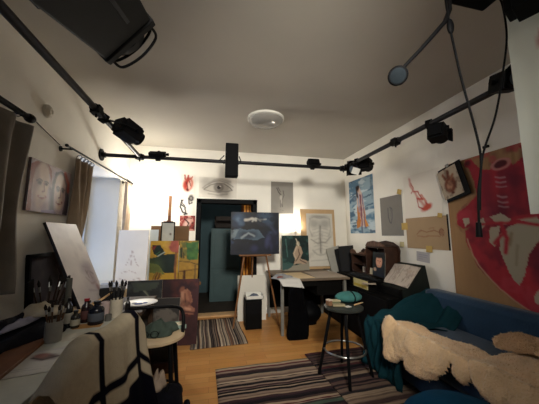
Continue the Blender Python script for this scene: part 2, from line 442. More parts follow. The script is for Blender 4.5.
spot('black stage light in the corner where two pipes meet, white card in front', (1.99, 3.28, 2.33), (-.35, -.75, -.35), .28, .19, .19, (1.9, 3.34, 2.36), 2)
t = thing('colour_filter', 'small white filter card hanging from the corner stage light', 'card', (1.90, 3.10, 2.235), (R(15), R(20), R(-20)))
obj('card', MB().box((0, 0, 0), (.1, .004, .09)), white_frame, t, smooth=False)
spot('round-backed small stage light on the right pipe just before the corner', (2.06, 3.1, 2.33), (.75, .5, -.15), .2, .15, .15, (1.9, 3.06, 2.36), 0)
spot('black stage light with barn doors under the right pipe over the red sketch', (1.9, 1.77, 2.24), (.85, .4, -.2), .17, .13, .13, (1.9, 1.85, 2.36), 2)
spot('black stage light clamped on top of the right pipe beside the white canvas', (1.88, 1.2, 2.37), (-.3, -.75, -.25), .2, .13, .12, (1.9, 1.14, 2.36), 2)
spot('black stage light at the top corner in front of the white canvas', (1.62, .84, 2.63), (.35, -.85, .0), .26, .15, .17, (1.66, .80, 2.80), 0)

# gooseneck lamp, cables and the ceiling box they hang from
t = thing('ceiling_box', 'flat black lamp base fixed under the ceiling above the hanging cables', 'lamp base', (1.46, 1.0, 2.715))
obj('plate', MB().bx(-.13, .12, -.09, .09, 0, .035), black_plastic, t, bevel=.012, smooth=False)
obj('stem', MB().cyl((0, 0, .035), (0, 0, CZ-2.715), .02).cyl((0, 0, CZ-2.715-.015), (0, 0, CZ-2.715), .05), black_metal, t)
t = thing('gooseneck_lamp', 'slim black gooseneck lamp with small round grey disc head overhead', 'lamp', (1.31, 1.0, 2.67))
obj('neck', MB().tube([(.06, 0, .055), (-.02, 0, .05), (-.085, 0, -.02), (-.09, 0, -.1), (-.13, 0, -.18), (-.21, 0, -.27), (-.30, 0, -.37), (-.4, 0, -.475), (-.425, 0, -.505)], [.01, .01, .011, .012, .012, .011, .01, .009, .009]), black_metal, t)
_hr = tuple(Vector((-.57, -.68, -.46)).to_track_quat('Z', 'Y').to_euler())
obj('head', MB().lathe([(.0, .012), (.040, .012), (.046, .006), (.046, -.010), (.02, -.018), (.0, -.018)], n=28), black_plastic, t, loc=(-.445, 0, -.535), rot=_hr)
obj('diffuser', MB().lathe([(.0, .0145), (.032, .0145), (.036, .0125)], n=28), mat('grey_diffuser', '#1a1f23', .9, spec=.05), t, loc=(-.445, 0, -.535), rot=_hr)
t = thing('hanging_cable', 'black cable with an inline switch hanging before the red painting', 'cable', (1.2, .99, 2.66))
obj('wire', MB().tube(catmull([(.15, 0, .06), (.0, 0, .02), (0, 0, -.2), (.015, 0, -.33), (.04, 0, -.5), (.10, 0, -.8), (.108, 0, -.94), (.07, 0, -1.1), (.05, 0, -1.3)]), .0055, 8), black_plastic, t)
obj('switch', MB().ball((.002, 0, -.2), (.02, .014, .045)), black_plastic, t)
obj('plug', MB().cyl((.052, 0, -1.24), (.048, 0, -1.31), .011, .014), black_plastic, t)
t = thing('hanging_cable', 'plain black cable hanging from the lamp base beside the white canvas', 'cable', (1.55, .985, 2.66))
obj('wire', MB().tube(catmull([(.0, 0, .06), (.03, 0, -.0), (.03, 0, -.2), (-.04, 0, -.45), (-.12, 0, -.68), (-.21, .004, -.86), (-.243, .004, -.95), (-.268, .004, -1.08), (-.281, .004, -1.18)]), .005, 8), black_plastic, t)

# ceiling dome
t = thing('ceiling_light', 'round white dome ceiling light, switched off, near the back pipe', 'ceiling light', (.635, 3.12, CZ))
obj('rim', MB().lathe([(.24, 0), (.24, -.025), (.225, -.03), (.225, 0)]), white_frame, t)
obj('diffuser', MB().lathe([(.228, -.012), (.225, -.04), (.19, -.07), (.12, -.09), (.05, -.098), (0, -.1)], n=32), mat('opal_glass', '#98958f', .18, 0, .02, spec=.5), t)
obj('clip', MB().ball((.09, -.12, -.075), .012), steel, t)
t = thing('smoke_detector', 'small round white detector on the left wall above the portraits', 'detector', (XL, 2.39, 2.395), (0, PI/2, 0))
obj('housing', MB().lathe([(.055, 0), (.055, .02), (.04, .032), (0, .034)]), mat('off_white_plastic', '#c9c1b0', .5), t)
obj('grille', MB().lathe([(.02, .0345), (.024, .037), (.028, .0335)]), mat('off_white_plastic', '#c9c1b0', .5), t)
tag(obj('coat_hook', MB().ball((0, 0, 0), (.03, .03, .03)).cyl((0, .02, 0), (0, .075, 0), .012), mat('grey_knob', '#a09a92', .5), loc=(-1.33, 4.504, 2.095)), 'small round grey hook on the back wall beside the glowing lamp', 'hook')

# ------------------------------------------------------------------ glowing lamps
EM = emit_mat('glowing_bulb', (1, .955, .86), 42)
EM2 = emit_mat('glowing_bulb_desk', (1, .955, .86), 95)
t = thing('wall_lamp', 'glowing globe lamp on a wall arm beside the easel mast', 'lamp', (-.98, YB-.001, 1.895))
obj('base_plate', MB().lathe([(0, .018), (.04, .018), (.045, 0), (0, 0)], rot=(PI/2, 0, 0)), white_frame, t)
obj('arm', MB().tube([(0, -.015, 0), (0, -.2, -.01), (0, -.40, 0), (0, -.42, .02)], .008), white_frame, t)
obj('bulb', MB().ball((0, -.42, .085), .065, 24, 16), EM, t)
t = thing('desk_lamp', 'small desk lamp glowing upward behind the green painting', 'lamp', (1.47, 4.455, .752))
obj('base', MB().lathe([(0, 0), (.06, 0), (.06, .015), (.012, .022), (0, .022)]), black_metal, t)
obj('stem', MB().cyl((0, 0, .02), (0, 0, .72), .006), white_frame, t)
obj('shade', MB().lathe([(.010, .70), (.03, .705), (.05, .725), (.052, .732)]), mat('brown_shade', '#c8b89c', .6), t, solid=.003)
obj('bulb', MB().ball((0, 0, .755), .026), EM2, t)

# unseen lamps added to brighten the scene: two behind the viewer, one in the hall
t = thing('added_fill_lamp', 'unseen white floor lamp added behind the viewer as fill light', 'lamp', (.3, -.75, 0))  # added fill for the foreground, out of view
obj('base', MB().lathe([(0, 0), (.14, 0), (.14, .02), (.02, .03), (0, .03)]), black_metal, t)
obj('pole', MB().cyl((0, 0, .03), (0, 0, 1.55), .012), black_metal, t)
obj('shade', MB().lathe([(.0, 1.76), (.12, 1.76), (.2, 1.5)], n=32), white_frame, t, solid=.004)
obj('bulb', MB().ball((0, 0, 1.56), .06), emit_mat('fill_lamp_bulb', (1, .96, .9), 110), t)
sp = spot('unseen stage light added high behind the viewer to brighten the back wall', (.35, -.62, 2.52), (.09, 1, -.27), .3, .2, .2, (.35, -.68, 2.86), 0)  # added housing for the main fill, out of view
sl = bpy.data.lights.new('added_fill_beam', 'SPOT'); sl.energy = 145; sl.color = (1, .95, .84); sl.spot_size = R(76); sl.spot_blend = 1; sl.shadow_soft_size = .24  # added beam that lifts the back wall and the room
so = bpy.data.objects.new('added_fill_beam', sl); COL.objects.link(so); so.location = Vector((.35, -.62, 2.52))+Vector((.09, 1, -.27)).normalized()*.13
so.rotation_euler = Vector((.09, 1, -.27)).to_track_quat('-Z', 'Y').to_euler()
t = thing('added_hall_fill', 'unseen lamp added under the hall ceiling to brighten the hall', 'lamp', (.45, 4.98, 2.6))  # added above the door to light the hall and wardrobe
obj('cord', MB().cyl((0, 0, 0), (0, 0, -.2), .006), black_metal, t)
obj('bulb', MB().ball((0, 0, -.25), .05), emit_mat('hall_fill_bulb', (1, 1, 1), 9), t)

# ------------------------------------------------------------------ pictures on the walls
def back(cx, z, depth=.0015): return (cx, YB-depth-.003, z)
def right(cy, z, depth=.0015): return (XR-depth-.003, cy, z)

# eye drawing
P = Paint(.66, .36, '#e6e0d5', 66, .02, 8)
P.cloud('#d8d1c6', 5, .5, .2, .5); P.ell(.5, .48, .42, .4, '#c6bfb3', .5, a=.7); P.ell(.16, .45, .1, .28, '#9b948b', .8, a=.5)
P.line([(.1, .55), (.2, .38), (.36, .22), (.55, .16), (.75, .24), (.9, .44)], .016, '#8f887f', .7); P.line([(.14, .6), (.3, .38), (.48, .28), (.66, .3), (.82, .5), (.88, .62)], .016, '#6b655f', .8)
P.line([(.14, .62), (.3, .7), (.5, .74), (.7, .7), (.88, .62)], .013, '#8a837b', .8); P.poly([(.16, .6), (.32, .4), (.5, .32), (.66, .34), (.8, .54), (.68, .68), (.5, .72), (.3, .68)], '#bdb6aa', .8)
P.ell(.52, .5, .13, .23, '#7a746d', .25); P.ell(.52, .5, .1, .17, '#948d85', .3); P.ell(.52, .5, .05, .09, '#3a3634', .2); P.ell(.56, .44, .018, .03, '#eee8dd', .2)
P.line([(.24, .32), (.4, .14), (.6, .08), (.82, .18)], .03, '#8d867d', .5); P.line([(.25, .82), (.5, .88), (.75, .82)], .02, '#a29b91', .6)
art('eye_drawing', 'large pencil drawing of a single eye above the doorway', 'drawing', P, back(.065, 2.02), edge='#dcd5c9')
# red heart study
P = Paint(.24, .33, '#ebe4d8', 40, .05, 7); P.ell(.5, .52, .36, .4, '#c06a58', .2, 12); P.ell(.45, .5, .2, .28, '#a8392e', .3, 20); P.ell(.6, .55, .12, .25, '#dcaea0', .3, 10)
P.line([(.3, .25), (.25, .03)], .05, '#b0483a'); P.line([(.48, .22), (.5, .06)], .06, '#a8392e'); P.line([(.66, .26), (.8, .1)], .045, '#b85a48'); P.line([(.35, .4), (.5, .7), (.48, .85)], .03, '#5c201c'); P.line([(.6, .35), (.68, .6)], .03, '#6e2a22'); P.ell(.48, .82, .1, .08, '#5a1e1a', .4)
art('heart_study', 'small red anatomical heart painting left of the eye drawing', 'painting', P, back(-.45, 2.08), edge='#ebe4d8')
# ink figure
P = Paint(.27, .38, '#ebe4d8', 44, .06, 7); P.line([(.22, .3), (.15, .6), (.3, .85), (.55, .92), (.4, .95)], .05, '#1d1b1c'); P.line([(.2, .5), (.42, .62), (.5, .9)], .045, '#2a2728'); P.line([(.3, .28), (.22, .38), (.4, .55)], .03, '#4a4545')
P.ell(.78, .2, .16, .16, '#3a3637', .3); P.ell(.78, .2, .07, .08, '#8d8680', .3); P.line([(.62, .22), (.68, .48), (.85, .4)], .04, '#2c292a')
art('ink_drawing', 'small black ink drawing of a crouching figure below the red heart', 'drawing', P, back(-.465, 1.69), edge='#ebe4d8')
# reddish small painting
P = Paint(.25, .26, '#8e3a34', 34, .08, 8); P.cloud('#d09a8a', 5, .52, .1, .9); P.cloud('#4a1a1c', 6, .55, .1, .8, 7); P.ell(.5, .5, .2, .3, '#d8b0a0', .4, 30); P.line([(.3, .2), (.6, .5), (.4, .9)], .04, '#3a1416')
art('figure_painting', 'small square red and pink painting below the ink drawing', 'painting', P, back(-.435, 1.43), edge='#8e3a34')
# grey sheet
P = Paint(.43, .6, '#8f8a82', 60, .03, 8); P.vary(.06, 5); P.line([(.26, .2), (.34, .34), (.46, .42)], .018, '#383534'); P.line([(.32, .18), (.42, .32)], .014, '#514d4a'); P.line([(.54, .28), (.58, .42), (.5, .55), (.5, .78)], .013, '#454140')
P.line([(.4, .36), (.4, .5), (.44, .64), (.42, .8)], .012, '#514c49'); P.ell(.44, .5, .06, .08, '#b6b0a6', .4); P.ell(.47, .62, .03, .07, '#b0aaa0', .4); P.line([(.38, .88), (.55, .9)], .008, '#6b6660')
art('figure_drawing', 'grey sheet with a small standing nude in charcoal on the back wall', 'drawing', P, back(1.25, 1.755), edge='#8f8a82')
# blue poster
P = Paint(.76, .98, '#8fa6b4', 90, .09, 7, seed=4); P.cloud('#4e7490', 6, .5, .1, .85, 3, .5, 1.6); P.cloud('#c3d0d6', 7, .55, .1, .9, 9, .5, 1.8); P.cloud('#38546e', 8, .62, .06, .8, 17, .6, 1.5)
P.poly([(.33, .2), (.5, .16), (.58, .3), (.66, .6), (.72, .88), (.3, .9), (.34, .55)], '#c9b3a6'); P.poly([(.36, .5), (.46, .5), (.45, .9), (.29, .9)], '#b8763a'); P.poly([(.56, .45), (.64, .6), (.74, .88), (.6, .9)], '#c8853c')
P.line([(.48, .3), (.5, .6), (.52, .92)], .03, '#7d4a5a'); P.line([(.56, .3), (.6, .62), (.62, .9)], .018, '#5b5a86'); P.line([(.4, .28), (.42, .6)], .018, '#8c98b4'); P.ell(.43, .19, .055, .06, '#b98a76', .2); P.ell(.4, .16, .07, .06, '#2a1e1c', .3); P.line([(.35, .15), (.36, .32)], .035, '#2f211e')
P.line([(.5, .9), (.5, .98)], .03, '#4b5f78'); P.line([(.94, .02), (.95, .4)], .02, '#4c5c66', .6); P.line([(.05, .3), (.3, .27)], .014, '#2e4960'); P.line([(.62, .36), (.9, .33)], .016, '#38566c'); P.line([(.66, .55), (.95, .5)], .016, '#3f6079')
art('figure_painting', 'blue painting of a robed standing woman on the right wall near the corner', 'painting', P, right(4.04, 1.39), -90, edge='#a9b4ba')
# grey sheet with sketch, right wall
P = Paint(.47, .58, '#827e78', 50, .04, 8); P.vary(.05, 5); P.line([(.38, .3), (.36, .5), (.42, .66), (.5, .68)], .013, '#4a4a50'); P.line([(.46, .28), (.56, .34), (.56, .5), (.5, .66)], .013, '#50505a'); P.line([(.5, .3), (.48, .5)], .01, '#666468')
art('head_sketch', 'plain grey sheet with faint head sketch taped to the right wall', 'drawing', P, right(3.27, 1.35), -90, edge='#827e78')
# red sketch on white
P = Paint(.58, .56, '#ece5da', 60, .05, 9); P.line([(.18, .08), (.24, .3), (.34, .45), (.42, .6), (.55, .72), (.7, .78)], .03, '#c98478', .8); P.line([(.24, .18), (.3, .32), (.22, .42)], .012, '#b85a50'); P.line([(.3, .4), (.42, .42), (.52, .62)], .016, '#b5493e'); P.line([(.4, .58), (.58, .62), (.66, .8)], .022, '#bb4a3c')
P.ell(.62, .8, .14, .07, '#c4523f', .3, -14); P.line([(.5, .5), (.6, .66)], .018, '#cf8a7c'); P.line([(.36, .55), (.4, .75), (.52, .82)], .014, '#b0433a')
art('figure_sketch', 'white sheet with a loose red crouching figure above the brown sheet', 'drawing', P, right(2.69, 1.585, .001), -90, depth=.001, edge='#ece5da')
# kraft sheet
P = Paint(.62, .39, '#ad9271', 60, .04, 9); P.vary(.05, 4); P.line([(.28, .55), (.4, .42), (.55, .5), (.7, .42), (.86, .5)], .01, '#8a5a44', .8); P.line([(.3, .6), (.5, .62), (.7, .58), (.85, .62)], .01, '#94664e', .8); P.ell(.88, .46, .05, .1, '#8c5844', .4, a=.6); P.ring(.88, .48, .05, .1, .006, '#7a4636'); P.line([(.6, .38), (.75, .34)], .007, '#94664e')
art('reclining_sketch', 'brown kraft sheet with a faint reclining nude taped to the right wall', 'drawing', P, right(2.67, 1.19, .004), -90, depth=.0015, edge='#ad9271')
tag(obj('wall_rail', MB().bx(-.004, .0, -.008, .008, 0, .40), black_paint, loc=(XR-.001, 2.352, 1.19), smooth=False), 'thin dark strip along the right edge of the brown sheet', 'strip')
P = Paint(.20, .12, '#b7b3b4', 24); P.line([(.15, .3), (.85, .3)], .02, '#8d8aa0', .7); P.line([(.15, .5), (.8, .52)], .02, '#9390a4', .7); P.line([(.15, .7), (.5, .7)], .02, '#9390a4', .6)
art('paper_note', 'small white note pinned under the brown sheet', 'note', P, right(2.74, 1.03), -90, edge='#b7b3b4', roll=4)
def sticky(label, y, z, w=.075, col='#c3a45e', roll=0):
    P = Paint(w, w*.85, col, 8); P.vary(.1, 3)
    m, c = sheet_mb(P, .001, col, .006)
    o = obj('sticky_note', m, ART_PAPER, loc=(XR-.016, y, z), rot=(0, R(roll), -PI/2), cols=c, smooth=False)
    tag(o, label, 'sticky note')
sticky('yellow sticky note at the top corner of the grey sheet with the head sketch', 3.07, 1.93, .08, roll=20)
sticky('yellow sticky note on the lower corner of the grey sheet beside the brown sheet', 3.00, 1.43, .11)
sticky('pale sticky note on bare wall below the grey sheet', 3.07, 1.2, .08, '#c0b48a')
sticky('yellow sticky note on the bottom edge of the brown sheet', 2.62, 1.155, .09)
sticky('tiny yellow sticky note at the top right corner of the brown sheet', 2.44, 1.56, .06, roll=12)

# large red anatomical painting on brown board
P = Paint(.94, 1.44, '#a07c56', 160, .03, 7, seed=9); P.vary(.12, 3, 5, 9, .6); P.cloud('#8a6844', 4, .55, .15, .5, 4, 8, .5)
red, dred, wht = '#ab2a38', '#701a2c', '#b3a893'
A_ = [(.252, .006), (.327, .006), (.364, .06), (.419, .109), (.501, .117), (.528, .065), (.683, .082), (.706, .122), (.816, .08), (1, .05), (1, .43), (.835, .42), (.713, .465), (.581, .46), (.416, .424), (.286, .483), (.153, .497), (.086, .461), (.114, .393), (.233, .332), (.33, .274), (.335, .176), (.276, .065)]
B_ = [(.178, .514), (.314, .467), (.457, .441), (.845, .43), (1, .42), (1, 1), (.77, .985), (.721, .972), (.599, .934), (.473, .873), (.347, .793), (.239, .686), (.189, .613)]
P.poly(A_, red); P.poly(B_, red)
M_ = P.C.copy(); P.cloud(dred, 4, .47, .2, .8, 6); P.cloud('#5c1630', 5, .6, .15, .6, 19); P.cloud('#b23a48', 7, .6, .1, .6, 12)
P.line([(.46, .16), (.44, .3), (.47, .4)], .05, '#641a34', .55); P.line([(.7, .16), (.68, .3), (.72, .42)], .05, '#5c1630', .5); P.line([(.6, .22), (.58, .4)], .03, '#54142c', .4)
P.poly([(0, 0), (.24, 0), (.31, .1), (.32, .2), (.31, .27), (.2, .33), (.1, .39), (.06, .46), (.12, .51), (.17, .54), (.17, .62), (.22, .69), (.33, .8), (.46, .88), (.59, .945), (.7, .98), (.74, 1), (0, 1)], '#a07c56'); P.vary(.1, 3, 25, 9, .6)
P.ell(.283, .035, .045, .028, '#8c2430', .2); P.ell(.283, .03, .03, .017, '#5c1a22', .3)
P.ell(.604, .10, .088, .036, '#b03a48', .15, -6); P.ell(.60, .094, .068, .024, '#541620', .2, -6); P.ring(.602, .096, .078, .03, .009, '#c08a82', .7)
for v, a in ((.173, .5), (.205, .5), (.235, .4), (.30, .5), (.33, .4), (.36, .35)): P.line([(.545, v), (.585, v+.012), (.625, v+.012)], .007, '#c09aa0', a+.1)
P.poly([(.76, .02), (.95, 0), (1, .03), (.80, .06)], '#9a2430')
for pts in ([(.164, .43), (.23, .419), (.234, .459), (.178, .484)], [(.306, .454), (.378, .426), (.399, .47), (.346, .506)], [(.443, .422), (.55, .403), (.637, .448), (.579, .475), (.497, .467)], [(.66, .45), (.84, .42), (.84, .47), (.76, .47)], [(.44, .495), (.529, .479), (.518, .547), (.464, .622), (.424, .592)], [(.738, .872), (.776, .842), (.9, .86), (.762, .923), (.737, .917)]): P.poly(pts, wht)
P.poly([(.528, .538), (.596, .49), (.748, .466), (1, .44), (1, .52), (.85, .56), (.788, .6), (.739, .665), (.697, .774), (.634, .833), (.594, .811), (.538, .719), (.503, .635)], '#a8a08c')
P.cloud('#bdb4a0', 6, .62, .1, .0)
P.line([(.538, .474), (.584, .561), (.55, .647)], .018, red); P.line([(.571, .518), (.467, .598)], .016, red); P.line([(.653, .449), (.846, .425), (1, .4)], .02, red); P.line([(.362, .469), (.54, .462), (.73, .474), (1, .5)], .014, red); P.line([(.62, .53), (.6, .6)], .014, '#7c6a4a', .6); P.line([(.66, .6), (.63, .72)], .012, '#8f8670', .7)
P.line([(.196, .571), (.239, .686), (.347, .793), (.473, .873), (.599, .934), (.72, .975)], .007, '#c09a80', .8)
art('anatomical_painting', 'large red painting of a torso with cut vessels on brown board above the sofa', 'painting', P, right(1.845, .70, .012), -90, depth=.012, edge='#9a7650')
t = thing('heart_print', 'small brown heart print on black board tilted over the red painting corner', 'picture', (XR-.05, 2.17, 1.775), (0, R(-14), -PI/2))
obj('backing_board', MB().bx(-.13, .145, .002, .012, -.035, .35), black_paint, t, smooth=False)
P = Paint(.235, .33, '#b3a38e', 44, .06, 7); P.ell(.5, .58, .3, .28, '#6e3a28', .2, 15); P.ell(.45, .6, .14, .16, '#a87a60', .3, 20); P.line([(.35, .35), (.28, .15)], .06, '#7e4a34'); P.line([(.5, .32), (.56, .12)], .07, '#6e3a28'); P.line([(.62, .4), (.76, .3)], .05, '#8a5a40'); P.cloud('#4a2418', 7, .56, .1, .5); P.ell(.5, .86, .08, .05, '#5a2c1e', .3)
m, c = sheet_mb(P, .001, '#b3a38e'); obj('print', m, ART_PAPER, t, cols=c, smooth=False, loc=(-.03, -.0015, 0))
obj('clip', MB().bx(-.015, .015, -.006, .01, .34, .37), steel, t, smooth=False)
tag(obj('binder_clip', MB().box((0, 0, 0), (.02, .05, .022)).tube([(0, -.015, .01), (0, 0, .03), (0, .015, .01)], .002), black_metal, loc=(XR-.014, 1.86, 2.2), smooth=False), 'black binder clip on the top edge of the red painting', 'clip')

# tall primed canvas hung from the right pipe, close to the viewer
P = Paint(.85, 1.38, '#e2e6da', 70, .04, 6, seed=15); P.vary(.05, 4); P.ell(.21, .31, .055, .045, '#b8202c', .25, 20); P.line([(.24, .31), (.6, .36), (.9, .3)], .03, '#a82a34'); P.cloud('#8a1e2c', 4, .78, .05, .5)
art('tall_canvas', 'tall white canvas with a red stroke hanging at the right beside the lamp cables', 'canvas', P, (1.72, .645, 1.475), -90, .025, edge='#b4b6aa', oil=True)
# faces on the left wall
P = Paint(.56, .41, '#b5a3a8', 96, .03, 8, seed=12); P.cloud('#8a7890', 5, .52, .15, .7)
sk, sh, dk = '#d6c0b0', '#94717a', '#271b2c'
# left face, turned to the right, auburn hair
P.poly([(0, .12), (.12, .02), (.36, .0), (.46, .12), (.47, .4), (.42, .2), (.2, .14), (.08, .4), (.08, 1), (0, 1)], '#86402f'); P.ell(.25, .46, .17, .46, sk, .1, 4); P.ell(.14, .55, .06, .36, sh, .6, 4, .6); P.ell(.3, .85, .12, .12, sh, .5, 0, .5)
P.line([(.15, .40), (.20, .365), (.27, .385)], .012, dk, .8); P.line([(.32, .38), (.37, .36), (.41, .385)], .011, dk, .8); P.ell(.215, .43, .04, .035, dk, .5); P.ell(.365, .42, .034, .032, dk, .5); P.line([(.31, .42), (.345, .58), (.29, .60)], .011, '#8c5c5a'); P.line([(.22, .70), (.30, .735), (.38, .69)], .016, '#8a2f38'); P.line([(.24, .705), (.36, .70)], .007, '#e0d2c6')
# right face, dark hair on both sides
P.poly([(.5, .35), (.56, .1), (.7, .02), (.86, .06), (.96, .3), (1, .7), (.98, 1), (.84, 1), (.88, .6), (.86, .3), (.72, .16), (.6, .3), (.58, .7), (.64, 1), (.5, 1)], dk); P.line([(.82, .06), (.94, .26), (.95, .42)], .035, '#a5442e'); P.ell(.72, .50, .145, .42, sk, .1, -4); P.ell(.83, .55, .05, .32, sh, .6, -4, .7); P.ell(.62, .6, .04, .25, sh, .6, 0, .5)
P.line([(.62, .43), (.66, .40), (.70, .42)], .013, dk, .9); P.line([(.76, .42), (.80, .40), (.85, .43)], .013, dk, .9); P.ell(.665, .47, .038, .04, dk, .5); P.ell(.80, .47, .038, .04, dk, .5); P.line([(.73, .46), (.75, .62), (.70, .64)], .011, '#7c5058'); P.line([(.65, .74), (.72, .78), (.80, .73)], .017, '#7c2a34'); P.line([(.67, .745), (.78, .742)], .008, '#e0d2c6')
P.line([(.48, .5), (.5, 1)], .03, '#3a2a44', .8); P.poly([(.3, .96), (.6, .92), (.7, 1), (.3, 1)], '#7c6c90'); P.vary(.2, 9)
art('portrait_painting', 'painting of two women\'s faces side by side on the left wall between the curtains', 'painting', P, (XL+.024, 2.53, 1.545), 90, depth=.02, edge='#6a5a5a', oil=True)
P = Paint(.5, .41, '#3a3036', 30, .06, 5); P.cloud('#5a4a48', 4, .5, .2, .7); P.ell(.6, .55, .2, .3, '#221c22', .4)
art('dark_picture', 'small dark framed picture standing at the back of the left desk', 'picture', P, (XL+.06, 2.60, .752), 90, .008, lean=4, frame=.025, fcol=black_paint)

# ------------------------------------------------------------------ curtains
def curtain(label, y0, y1, zt, zb, folds, amp, color, y0b=None, y1b=None, x=-1.29, seed=0, name='curtain', droop=.0):
    t = thing(name, label, 'curtain', (x, y0, zb))
    y0b = y0 if y0b is None else y0b; y1b = y1 if y1b is None else y1b
    rs = random.Random(seed); ph = rs.random()*6
    def fn(u, v):
        a = v; uu = u+.02*math.sin(u*folds*2.3+ph)
        y = (y0+(y1-y0)*uu)*(1-a)+(y0b+(y1b-y0b)*uu)*a + .012*math.sin(v*5+u*9+ph)
        xx = amp*(.55+.6*v)*math.sin(u*folds*2*PI+ph+.5*math.sin(v*3))+.012*math.sin(v*7+u*20)+.03*math.sin(v*PI)*math.sin(u*4)
        z = zt-(zt-zb)*v - droop*max(0, u-.75)*4*(1-v)
        return (xx, y-y0, z-zb)
    obj('cloth', MB().surf(folds*12, 30, fn), mat('curtain_'+color.strip('#'), color, .9, 0, .12, 9, bump=.25, bscale=160, sheen=.3), t, solid=.004)
    for k in range(5):
        u = (k+.5)/5; yy = (y0+(y1-y0)*u)-y0
        obj('ring', MB().tube([(.024*math.cos(q*PI/6), 0, .024*math.sin(q*PI/6)+zt-zb+.018) for q in range(12)], .0035, 6, closed=True), black_metal, t, loc=(0, yy, 0))
    return t
curtain('long grey-brown curtain at the near end of the left wall, beside the face portraits', 1.05, 2.03, 2.15, .99, 6, .05, '#7e776e', 1.0, 1.98, seed=3, droop=.03)
curtain('taupe curtain bunched on the near side of the open window niche', 2.83, 3.17, 2.12, .99, 4, .028, '#95826c', 2.80, 3.03, seed=5, x=-1.345)
curtain('curtain by the far side of the window niche, lamp glow put into its colour', 4.10, 4.34, 2.15, .62, 3, .03, '#b09a82', 4.12, 4.36, seed=8)  # beige stands in for the lamp glow on the cloth
def rod(label, y0, y1, z0, z1, r, ends, x=-1.29):
    t = thing('curtain_rod', label, 'curtain rod', (x, y0, z0))
    d = Vector((0, y1-y0, z1-z0)); obj('bar', MB().cyl((0, 0, 0), d, r, n=12), black_metal, t)
    for p in ends:
        q = d*p; obj('finial', MB().ball(q, (r*1.6, r*2.2, r*1.6)), black_metal, t)
    for p in (.06, .94):
        q = d*p; obj('bracket', MB().cyl(q, (XL-x+.001, q.y, q.z), .008).cyl((XL-x+.001, q.y, q.z), (XL-x+.008, q.y, q.z), .025), black_metal, t)
rod('thick dark curtain rod at the near end of the left wall', .9, 2.04, 2.185, 2.18, .02, (1,))
rod('thin curtain rod above the open window niche', 2.52, 4.42, 2.15, 2.18, .009, (0, 1))
tag(obj('wall_wire', MB().tube([(0, 0, 0), (0, .2, -.045), (0, .42, -.09)], .003, 6), black_metal, loc=(XL+.004, 2.2, 2.27)), 'thin wire on the left wall running to the thin curtain rod', 'wire')

# ------------------------------------------------------------------ back-left corner: boards and easel
P = Paint(.41, 1.43, '#efe9e2', 90, .03, 9); P.vary(.04, 4); P.poly([(0, .57), (1, .57), (1, 1), (0, 1)], '#b49a74')
for a in ([(.3, .36), (.42, .28), (.5, .2), (.6, .3), (.72, .36)], [(.2, .42), (.45, .4), (.7, .43)], [(.15, .48), (.5, .5), (.85, .47)], [(.5, .2), (.48, .35)]): P.line(a, .010, '#b49a92', .75)
P.line([(.8, .5), (.92, .52)], .03, '#a8584e', .6); P.line([(.1, .53), (.6, .54)], .008, '#a08a82', .7)
art('figure_sketch', 'tall white sketch board with faint figure standing in the back left corner', 'drawing board', P, (-1.125, 4.025, .002), -4, .012, lean=2, edge='#b9a88e')
P = Paint(.12, 1.44, '#b9c0c2', 24); P.vary(.05, 3)
art('board', 'narrow pale board beside the white sketch board in the back corner', 'board', P, (-.875, 4.16, .002), 0, .012, lean=2, edge='#a8a8a0')
t = thing('easel', 'wooden mast easel holding the yellow paintings by the back wall', 'easel', (-.68, 4.25, 0))
obj('mast', MB().box((0, .03, 1.0), (.045, .03, 1.96)), easel_wood, t, bevel=.004, smooth=False)
for s in (-1, 1): obj('leg', MB().cyl((s*.06, .01, 1.2), (s*.34, -.06, .0), .018, .016, 8), easel_wood, t)
obj('leg', MB().cyl((0, .05, 1.4), (0, .30, .0), .018, .016, 8), easel_wood, t)
obj('ledge', MB().box((.10, -.09, .625), (.84, .09, .025)).box((.1, -.138, .64), (.84, .012, .04)).box((0, -.02, .625), (.06, .1, .04)), easel_wood, t, smooth=False)
obj('clamp', MB().box((0, .0, 1.56), (.06, .06, .05)).box((0, -.05, 1.565), (.14, .02, .012)).cyl((0, -.02, 1.58), (0, -.02, 1.66), .012), mat('rusty_clamp', '#5a3628', .5), t, smooth=False)
P = Paint(.17, .28, '#b4b2a6', 24); P.vary(.08, 5); P.ell(.72, .62, .08, .06, '#5a4a44', .4)
t2 = art('framed_canvas', 'small off-white panel in a thin dark frame clamped on the easel mast', 'canvas', P, (-.675, 4.17, 1.255), 0, .008, frame=.012, fcol=black_paint)
P = Paint(.56, .3, '#6e5136', 30); P.vary(.15, 6, 5, .4, 3)
art('brown_board', 'brown wooden board standing behind the yellow paintings on the easel', 'board', P, (-.65, 4.23, 1.20), 0, .012, edge='#5a4028')
Y_, O_, G_ = '#c79a34', '#b8562e', '#16241e'
P = Paint(.40, .61, Y_, 64, .06, 5, seed=21); P.poly([(.5, 0), (1, 0), (1, .3), (.72, .26)], '#b8604e'); P.poly([(.5, 0), (.75, .0), (.6, .2), (.4, .12)], '#d0a840'); P.poly([(.06, .1), (.36, .1), (.52, .3), (.4, .42), (.1, .3)], G_); P.poly([(.04, .14), (.25, .1), (.12, .22)], '#7c2a22')
P.poly([(.0, .42), (.5, .34), (.9, .32), (.88, .78), (.55, .78), (.3, .6), (.0, .7)], '#1d2b24'); P.poly([(.0, .52), (.3, .56), (.55, .8), (.3, .8), (.0, .75)], '#6e7034'); P.line([(.28, .36), (.5, .28)], .016, '#b8c0b0'); P.line([(.2, .32), (.34, .26)], .012, '#3f7a4a'); P.poly([(.1, .95), (.25, .74), (.45, .78), (.36, .98)], '#6a3a1c')
for k in range(3): P.line([(.14+.1*k, .96), (.28+.08*k, .76)], .012, '#c79a34', .8)
